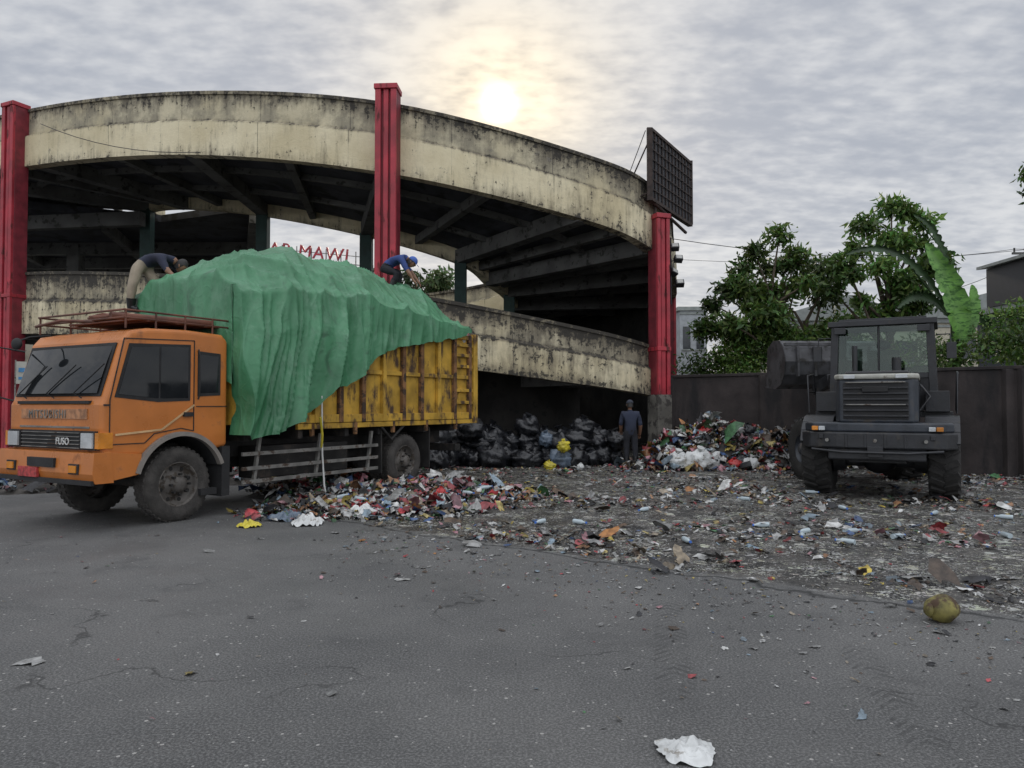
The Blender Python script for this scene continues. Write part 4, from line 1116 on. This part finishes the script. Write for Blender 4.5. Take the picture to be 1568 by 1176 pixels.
navy = mat('navy_shirt', (.018, .022, .045), .85, bump=.4, bscale=12); khaki = mat('khaki_trousers', (.26, .22, .165), .9, bump=.4, bscale=12)
blue = mat('blue_shirt', (.030, .060, .20), .85, bump=.4, bscale=12); dkp = mat('dark_trousers', (.016, .017, .022), .9, bump=.4, bscale=12)
boot = mat('rubber_boot', (.012, .012, .013), .4); bluecap = mat('blue_cap', (.05, .12, .42), .7); gcap = mat('dark_cap', (.03, .035, .05), .8)
dshirt = mat('dark_work_shirt', (.022, .028, .050), .85, bump=.4, bscale=12)
person('worker', dict(pelvis=(-6.12,12.33,3.92), waist=(-6.00,12.38,4.02), chest=(-5.82,12.42,4.06), neckb=(-5.68,12.46,4.03), neck=(-5.62,12.47,4.00), headb=(-5.58,12.48,3.97), head=(-5.52,12.49,3.92),
    shL=(-5.76,12.62,4.03), shR=(-5.76,12.24,4.01), elL=(-5.62,12.72,3.82), elR=(-5.62,12.16,3.80), wrL=(-5.44,12.66,3.69), wrR=(-5.44,12.12,3.64), paL=(-5.39,12.64,3.65), paR=(-5.38,12.10,3.60),
    hiL=(-6.08,12.43,3.86), hiR=(-6.12,12.22,3.86), knL=(-5.84,12.40,3.53), knR=(-6.16,12.12,3.50), anL=(-5.86,12.32,3.20), anR=(-6.20,12.18,3.20), toL=(-5.72,12.34,3.14), toR=(-6.06,12.15,3.14)),
    1.0, [navy, khaki, M_skin, boot], (.8, 0, -.6), (.6, 0, .8))
person('worker', dict(pelvis=(-2.80,16.45,4.62), waist=(-2.68,16.45,4.74), chest=(-2.48,16.42,4.84), neckb=(-2.34,16.40,4.83), neck=(-2.29,16.39,4.80), headb=(-2.25,16.38,4.77), head=(-2.19,16.36,4.72),
    shL=(-2.42,16.60,4.81), shR=(-2.42,16.22,4.79), elL=(-2.26,16.62,4.56), elR=(-2.28,16.14,4.53), wrL=(-2.08,16.52,4.34), wrR=(-2.12,16.14,4.29), paL=(-2.04,16.5,4.28), paR=(-2.08,16.15,4.23),
    hiL=(-2.80,16.56,4.60), hiR=(-2.80,16.34,4.58), knL=(-2.46,16.55,4.50), knR=(-2.50,16.28,4.46), anL=(-2.56,16.55,4.18), anR=(-2.62,16.28,4.18), toL=(-2.42,16.53,4.12), toR=(-2.48,16.27,4.12)),
    1.0, [blue, dkp, M_skin, boot], (.75, -.15, -.6), (.6, 0, .8), bluecap)
wx, wy = 3.05, 19.35
person('worker', dict(pelvis=(wx,wy,.93), waist=(wx,wy,1.08), chest=(wx-.01,wy,1.28), neckb=(wx-.01,wy+.01,1.42), neck=(wx-.01,wy+.01,1.48), headb=(wx-.01,wy+.02,1.53), head=(wx-.01,wy+.03,1.60),
    shL=(wx-.20,wy,1.38), shR=(wx+.19,wy,1.38), elL=(wx-.25,wy+.03,1.11), elR=(wx+.25,wy-.01,1.11), wrL=(wx-.21,wy+.20,.93), wrR=(wx+.26,wy+.12,.88), paL=(wx-.20,wy+.26,.89), paR=(wx+.255,wy+.16,.81),
    hiL=(wx-.09,wy,.88), hiR=(wx+.09,wy,.88), knL=(wx-.10,wy+.03,.50), knR=(wx+.11,wy+.0,.50), anL=(wx-.11,wy-.01,.10), anR=(wx+.13,wy-.05,.10), toL=(wx-.15,wy+.13,.045), toR=(wx+.17,wy+.09,.045)),
    1.05, [dshirt, dkp, M_skin, boot], (-.2, 1, -.25), (0, .2, 1), gcap)

# ------------------------------------------------------------------ vegetation
M_leaf = attrmat('foliage', .5, .35)
M_bark = mat('bark', (.09, .07, .05), .9, var=.3, bump=.5)
def leaves(name, clumps, n, lsize, parent, base=(.05, .10, .025), flat=.6, droop=.4):
    cw_ = np.array([c_[1]**2 for c_ in clumps]); cw_ = cw_/cw_.sum()
    ci = NR.choice(len(clumps), n, p=cw_)
    cen = np.array([c_[0] for c_ in clumps])[ci]; rd = np.array([c_[1] for c_ in clumps])[ci]
    d = NR.normal(0, 1, (n, 3)); d /= np.linalg.norm(d, axis=1, keepdims=True)
    rr_ = NR.uniform(0, 1, (n, 1))**.5*NR.uniform(.8, 1.35, (n, 1))
    P = cen+d*rr_*rd[:, None]*np.array([1, 1, .75])
    a = d*.6+NR.normal(0, .6, (n, 3)); a[:, 2] -= droop; a /= np.linalg.norm(a, axis=1, keepdims=True)
    b_ = np.cross(a, NR.normal(0, 1, (n, 3))+np.array([0, 0, 1.2])); b_ /= np.linalg.norm(b_, axis=1, keepdims=True)
    L = lsize*NR.uniform(.6, 1.3, (n, 1)); W = L*NR.uniform(.28, .45, (n, 1))
    up_ = np.cross(a, b_)*L*.12
    V = np.stack([P-a*L*.5, P+b_*W*.5+up_, P+a*L*.5, P-b_*W*.5+up_], 1).reshape(-1, 3)
    F = np.arange(n*4).reshape(-1, 4)
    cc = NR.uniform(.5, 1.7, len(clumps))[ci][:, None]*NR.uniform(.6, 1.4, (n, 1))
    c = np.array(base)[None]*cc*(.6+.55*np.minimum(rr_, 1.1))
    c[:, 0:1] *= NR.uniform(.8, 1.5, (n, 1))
    return npmesh(name, V, F, M_leaf, np.repeat(c, 4, axis=0), parent=parent)
def tree(name, base, top, clumps, n, ls, col=(.05, .10, .025), r=.16):
    e = empty(name, (0, 0, 0)); b = MB()
    B_ = Vector(base); T_ = Vector(top)
    mid_ = B_.lerp(T_, .5)+Vector((.12, 0, 0))
    b.path([B_, mid_, T_], [r, r*.8, r*.55], 0, 10)
    for c_, rd in clumps:
        c_ = Vector(c_); st = B_.lerp(T_, R.uniform(.6, 1)); md = st.lerp(c_, .5)+Vector((R.uniform(-.2, .2), R.uniform(-.2, .2), .1))
        b.path([st, md, c_], [r*.4, r*.25, r*.1], 0, 6)
        for q in range(4):
            dv = Vector((R.gauss(0, 1), R.gauss(0, 1), R.gauss(.3, .7))).normalized()*rd*.9
            b.path([c_, c_+dv*.6, c_+dv], [r*.1, r*.07, r*.03], 0, 5)
    b.build('trunk_and_limbs', M_bark, e)
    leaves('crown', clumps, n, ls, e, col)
def cl(cx, cy, cz, spread, k, r0, r1):
    o = []
    for i in range(k):
        o.append(((cx+R.gauss(0, spread[0]), cy+R.gauss(0, spread[1]), cz+R.gauss(0, spread[2])), R.uniform(r0, r1)))
    return o
tree('broadleaf_tree', (8.3, 24, 0), (8.3, 24.2, 4.8), cl(8.2, 24, 5.2, (.85, .7, .7), 14, .35, .62)+[((8.6, 24, 7.05), .5), ((7.8, 24, 6.5), .45), ((9.1, 24, 6.4), .5), ((6.9, 24, 5.3), .45), ((6.4, 23.8, 4.8), .42), ((7.4, 24, 6.0), .45), ((9.4, 24, 5.6), .45), ((6.2, 23.8, 4.0), .45), ((8.4, 24, 3.8), .7), ((7.3, 24, 3.9), .6)], 5600, .27, (.060, .120, .026))
tree('broadleaf_tree', (11.2, 22, 0), (11.1, 22.2, 4.6), cl(10.9, 22, 5.3, (.9, .6, .6), 13, .32, .55)+[((11.2, 22, 7.45), .45), ((11.6, 22, 7.3), .4), ((10.5, 22.2, 6.9), .5), ((12.1, 22, 7.0), .45), ((9.7, 22, 5.7), .45), ((9.4, 22, 5.0), .42), ((12.3, 22.1, 5.6), .42), ((12.1, 22.2, 6.4), .42), ((10.2, 22.1, 6.2), .42), ((11.2, 22.1, 6.5), .5), ((10.9, 22.1, 4.2), .6)], 5600, .26, (.074, .155, .034))
tree('broadleaf_tree', (9.8, 25, 0), (9.8, 25, 4.4), cl(9.9, 25, 4.8, (1.2, .6, .7), 12, .45, .75), 3800, .26, (.052, .105, .023))
tree('broadleaf_tree', (16.6, 21.0, 0), (15.6, 21.0, 6.9), [((14.9, 21, 7.6), .45), ((14.6, 21, 8.1), .35), ((15.4, 21, 8.4), .7), ((16, 21, 7.4), .6)], 900, .25, (.05, .10, .025))
e = empty('hedge')
cls = []
for k in range(34):
    t_ = k/33; x = 5.9+t_*9.5; y = 23.3-t_*6.2+R.uniform(-.2, .5)+.9
    cls.append(((x, y, 2.7+R.uniform(-.3, .75)), R.uniform(.45, .8)))
for k in range(18): cls.append(((R.uniform(6.0, 9.3), R.uniform(23.6, 25), R.uniform(3.0, 4.1)), R.uniform(.4, .7)))
for k in range(16): cls.append(((R.uniform(13.0, 15.8), R.uniform(19, 20.5), R.uniform(2.7, 4.1)), R.uniform(.4, .6)))
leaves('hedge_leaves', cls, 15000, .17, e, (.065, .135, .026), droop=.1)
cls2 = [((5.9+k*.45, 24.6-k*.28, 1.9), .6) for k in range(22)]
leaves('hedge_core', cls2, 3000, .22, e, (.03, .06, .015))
bp = empty('banana_plant')
M_ban = mat('banana_leaf', (.11, .25, .045), .4, var=.3, scale=3, dirt=(.05, .13, .03), dthr=.5, dscale=5, dz=3, dw=.1)
M_band = mat('banana_leaf_dark', (.028, .060, .020), .5, var=.3)
def bleaf(b, p0, p1, p2, wd, m, droopn=.2):
    p0, p1, p2 = map(Vector, (p0, p1, p2)); n = 40; vs = []; fs = []
    for i in range(n+1):
        t_ = i/n; q = p0*(1-t_)**2+p1*2*t_*(1-t_)+p2*t_*t_
        d_ = ((p1-p0)*(1-t_)+(p2-p1)*t_).normalized()
        sd_ = d_.cross(Vector((0, 1, .15))).normalized()
        w_ = wd*math.sin(math.pi*min(1, t_*.92+.06))**.6
        for k, kk in enumerate((-1, -.5, 0, .5, 1)):
            rag = 1+(.22*noise.noise(Vector((t_*30, kk, m)))+.12*noise.noise(Vector((t_*9, kk, m))))*abs(kk)
            if m == 1 and abs(kk) == 1 and (i*7+int(kk)) % 5 < 2: rag *= .5
            if m == 0 and abs(kk) == 1 and i % 9 == 4: rag *= .7
            vs.append(q+sd_*w_*kk*.5*rag+Vector((0, -abs(kk)*w_*.25, -abs(kk)*w_*droopn)))
    for i in range(n):
        for k in range(4): fs.append((i*5+k, i*5+k+1, (i+1)*5+k+1, (i+1)*5+k))
    b.add(vs, fs, m, True)
    b.path([p0, p0*.25+p1*.5+p2*.25, p2], [.035, .025, .008], m, 6)
b = MB()
b.path([(12.3, 20.8, 0), (12.3, 20.8, 3.0), (12.2, 20.7, 4.2)], [.16, .13, .07], 1, 10)
bleaf(b, (12.15, 20.4, 3.4), (12.15, 20.3, 4.7), (11.25, 20.3, 6.0), .68, 0)
bleaf(b, (12.2, 20.8, 3.8), (12.2, 20.8, 6.6), (11.2, 20.8, 6.9), .26, 1)
bleaf(b, (12.2, 20.8, 4.0), (11.0, 20.8, 6.6), (9.3, 20.8, 5.8), .26, 1)
bleaf(b, (12.2, 20.8, 4.0), (11.4, 20.8, 5.2), (10.7, 20.8, 4.3), .34, 1)
bleaf(b, (12.3, 20.8, 3.6), (12.9, 20.8, 4.6), (13.3, 20.8, 3.6), .4, 1)
bleaf(b, (12.3, 20.6, 3.2), (12.7, 20.5, 4.2), (12.6, 20.5, 4.9), .4, 0)
b.build('stem_and_leaves', [M_ban, M_band], bp)

# ------------------------------------------------------------------ background buildings, sign, wires
M_bld = mat('pale_render', (.42, .39, .31), .9, var=.15, scale=.5, dirt=(.2, .18, .15), dthr=.6)
M_bld2 = mat('grey_render', (.30, .32, .34), .9, var=.15)
M_roof = mat('metal_roof', (.22, .24, .23), .6, var=.2)
M_win = mat('window_dark', (.03, .035, .04), .2)
def building(name, x0, x1, y0, y1, h, mt, rows, cols, roof=None, rz=0):
    e = empty(name, ((x0+x1)/2, (y0+y1)/2, 0), rz); hx = (x1-x0)/2; hy = (y1-y0)/2
    b = MB(); b.box(-hx, hx, -hy, hy, 0, h, 0); b.box(-hx-.15, hx+.15, -hy-.15, hy+.15, h, h+.25, 2)
    for r_ in range(rows):
        z = h*(r_+.35)/rows
        for c_ in range(cols):
            x = -hx+2*hx*(c_+.5)/cols; ww = hx/cols*.55; hh = h/rows*.38
            b.box(x-ww, x+ww, -hy-.03, -hy+.05, z, z+hh, 1); b.box(x-ww-.08, x+ww+.08, -hy-.10, -hy-.0, z-.1, z-.02, 2)
        b.box(-hx, hx, -hy-.06, -hy, h*(r_+1)/rows-.25, h*(r_+1)/rows-.12, 2)
    if roof:
        b.prism([(-hx-.4, h+.25), (0, h+.25+roof), (hx+.4, h+.25)], -hy-.3, hy+.3, 2)
    b.build('walls_and_windows', [mt, M_win, M_roof], e); return e
building('market_building', -40, -18.5, 50, 60, 10.8, M_bld, 3, 8)
building('market_building', -18, -10.5, 50, 60, 9.4, M_bld, 3, 5)
building('market_building', -9, 4, 56, 64, 6.6, M_bld2, 2, 7)
building('office_building', 11.2, 13.0, 50, 58, 7.9, M_bld2, 2, 2)
building('house', 22, 31, 42, 50, 6.2, M_bld, 2, 4, 1.4)
building('house', 13, 21, 38, 46, 5.6, M_bld, 2, 4, 1.3)
building('shop_house', 20.5, 27, 27, 33, 5.5, mat('dark_render', (.05, .055, .065), .8), 2, 3)
building('house', -70, -45, 50, 60, 7, M_bld, 2, 8, 1.6)
b = MB(); b.box(20.3, 24, 27.4, 32, 5.75, 7.4, 0); b.prism([(20.0, 7.4), (24.3, 7.9), (24.3, 8.05), (20.0, 7.52)], 27.2, 32.2, 1)
b.box(20.5, 20.9, 27.1, 27.4, 6.2, 6.5, 1); b.box(21.4, 22.4, 27.36, 27.41, 6.1, 7.0, 1)
b.build('rooftop_room', [M_black, M_roof])
sg = empty('rooftop_letter_sign', (-18.0, 49.0, 10.5), rad(-8))
cu = bpy.data.curves.new('letters', 'FONT'); cu.body = 'PASAR MAWI'; cu.size = 1.18; cu.extrude = .05; cu.offset = .0; cu.space_character = 1.12
cu.materials.append(M_red); t = bpy.data.objects.new('letters', cu); COL.objects.link(t); t.parent = sg; t.rotation_euler = (rad(90), rad(7), 0); t.location = (0, 0, 1.2)
b = MB(); b.beam((-.2, .14, 1.08), (8.4, .14, .05), .05, .06); b.beam((-.2, .14, 1.6), (8.4, .14, .6), .05, .04)
for k in range(9): b.box(k*1.0, k*1.0+.05, .1, .16, -.8, 1.9-k*.12, 0)
b.build('sign_frame', M_silv, sg)
tree('broadleaf_tree', (-5.4, 48, 0), (-5.4, 48, 7), cl(-5.5, 48, 8.6, (1.4, 1, .8), 12, .7, 1.1), 2200, .45, (.05, .09, .03))
up_ = empty('utility_pole', (24.0, 34.5, 0)); b = MB(); b.path([(0, 0, 0), (0, 0, 9.6)], [.16, .1], 0, 10); b.beam((-.9, 0, 8.6), (.9, 0, 8.6), .08, .1, 0)
for x in (-.8, -.3, .3, .8): b.path([(x, 0, 8.65), (x, 0, 8.85)], .04, 0, 6)
b.build('pole', M_beam, up_)
b = MB()
def wire(p, q, sag, r=.012):
    p, q = Vector(p), Vector(q); b.path([p.lerp(q, k/14)+Vector((0, 0, -sag*4*(k/14)*(1-k/14))) for k in range(15)], r, 0, 5)
wire((4.7, 22.4, 6.6), (23.2, 34.5, 8.8), .5); wire((6, 40, 9.6), (24, 34.5, 8.8), .5)
for k in range(5): wire((23.2+k*.4, 34.5, 8.8), (22+k*1.2, 18, 7.0-k*.55), .5, .014)
wire((23.8, 34.5, 8.2), (20, 28, 7.0), .3, .014); wire((23.8, 34.5, 8.4), (13, 30, 5.6), .6, .014)
b.build('overhead_wires', M_black)
b = MB(); b.path([Vector((-15.6, 24.6, 10.9)).lerp(Vector((-9.0, 21.5, 8.9)), k/8)+Vector((0, 0, -.3*4*(k/8)*(1-k/8))) for k in range(9)], .012, 0, 5)
b.build('hanging_cable', M_black)
bn = empty('banner', (-9.15, 14.2, 0), rad(20)); b = MB(); b.box(-.2, .2, -.01, .01, 2.0, 2.42, 0); b.path([(-.21, 0, 0), (-.21, 0, 2.45)], .015, 1); b.path([(.21, 0, 0), (.21, 0, 2.45)], .015, 1)
b.box(-.16, .16, -.016, -.01, 2.22, 2.3, 2); b.box(-.16, .05, -.016, -.01, 2.08, 2.13, 2)
b.build('banner_sheet', [M_ldw, M_silv, mat('banner_print', (.05, .2, .4), .6)], bn)
print('objects', len(bpy.data.objects))
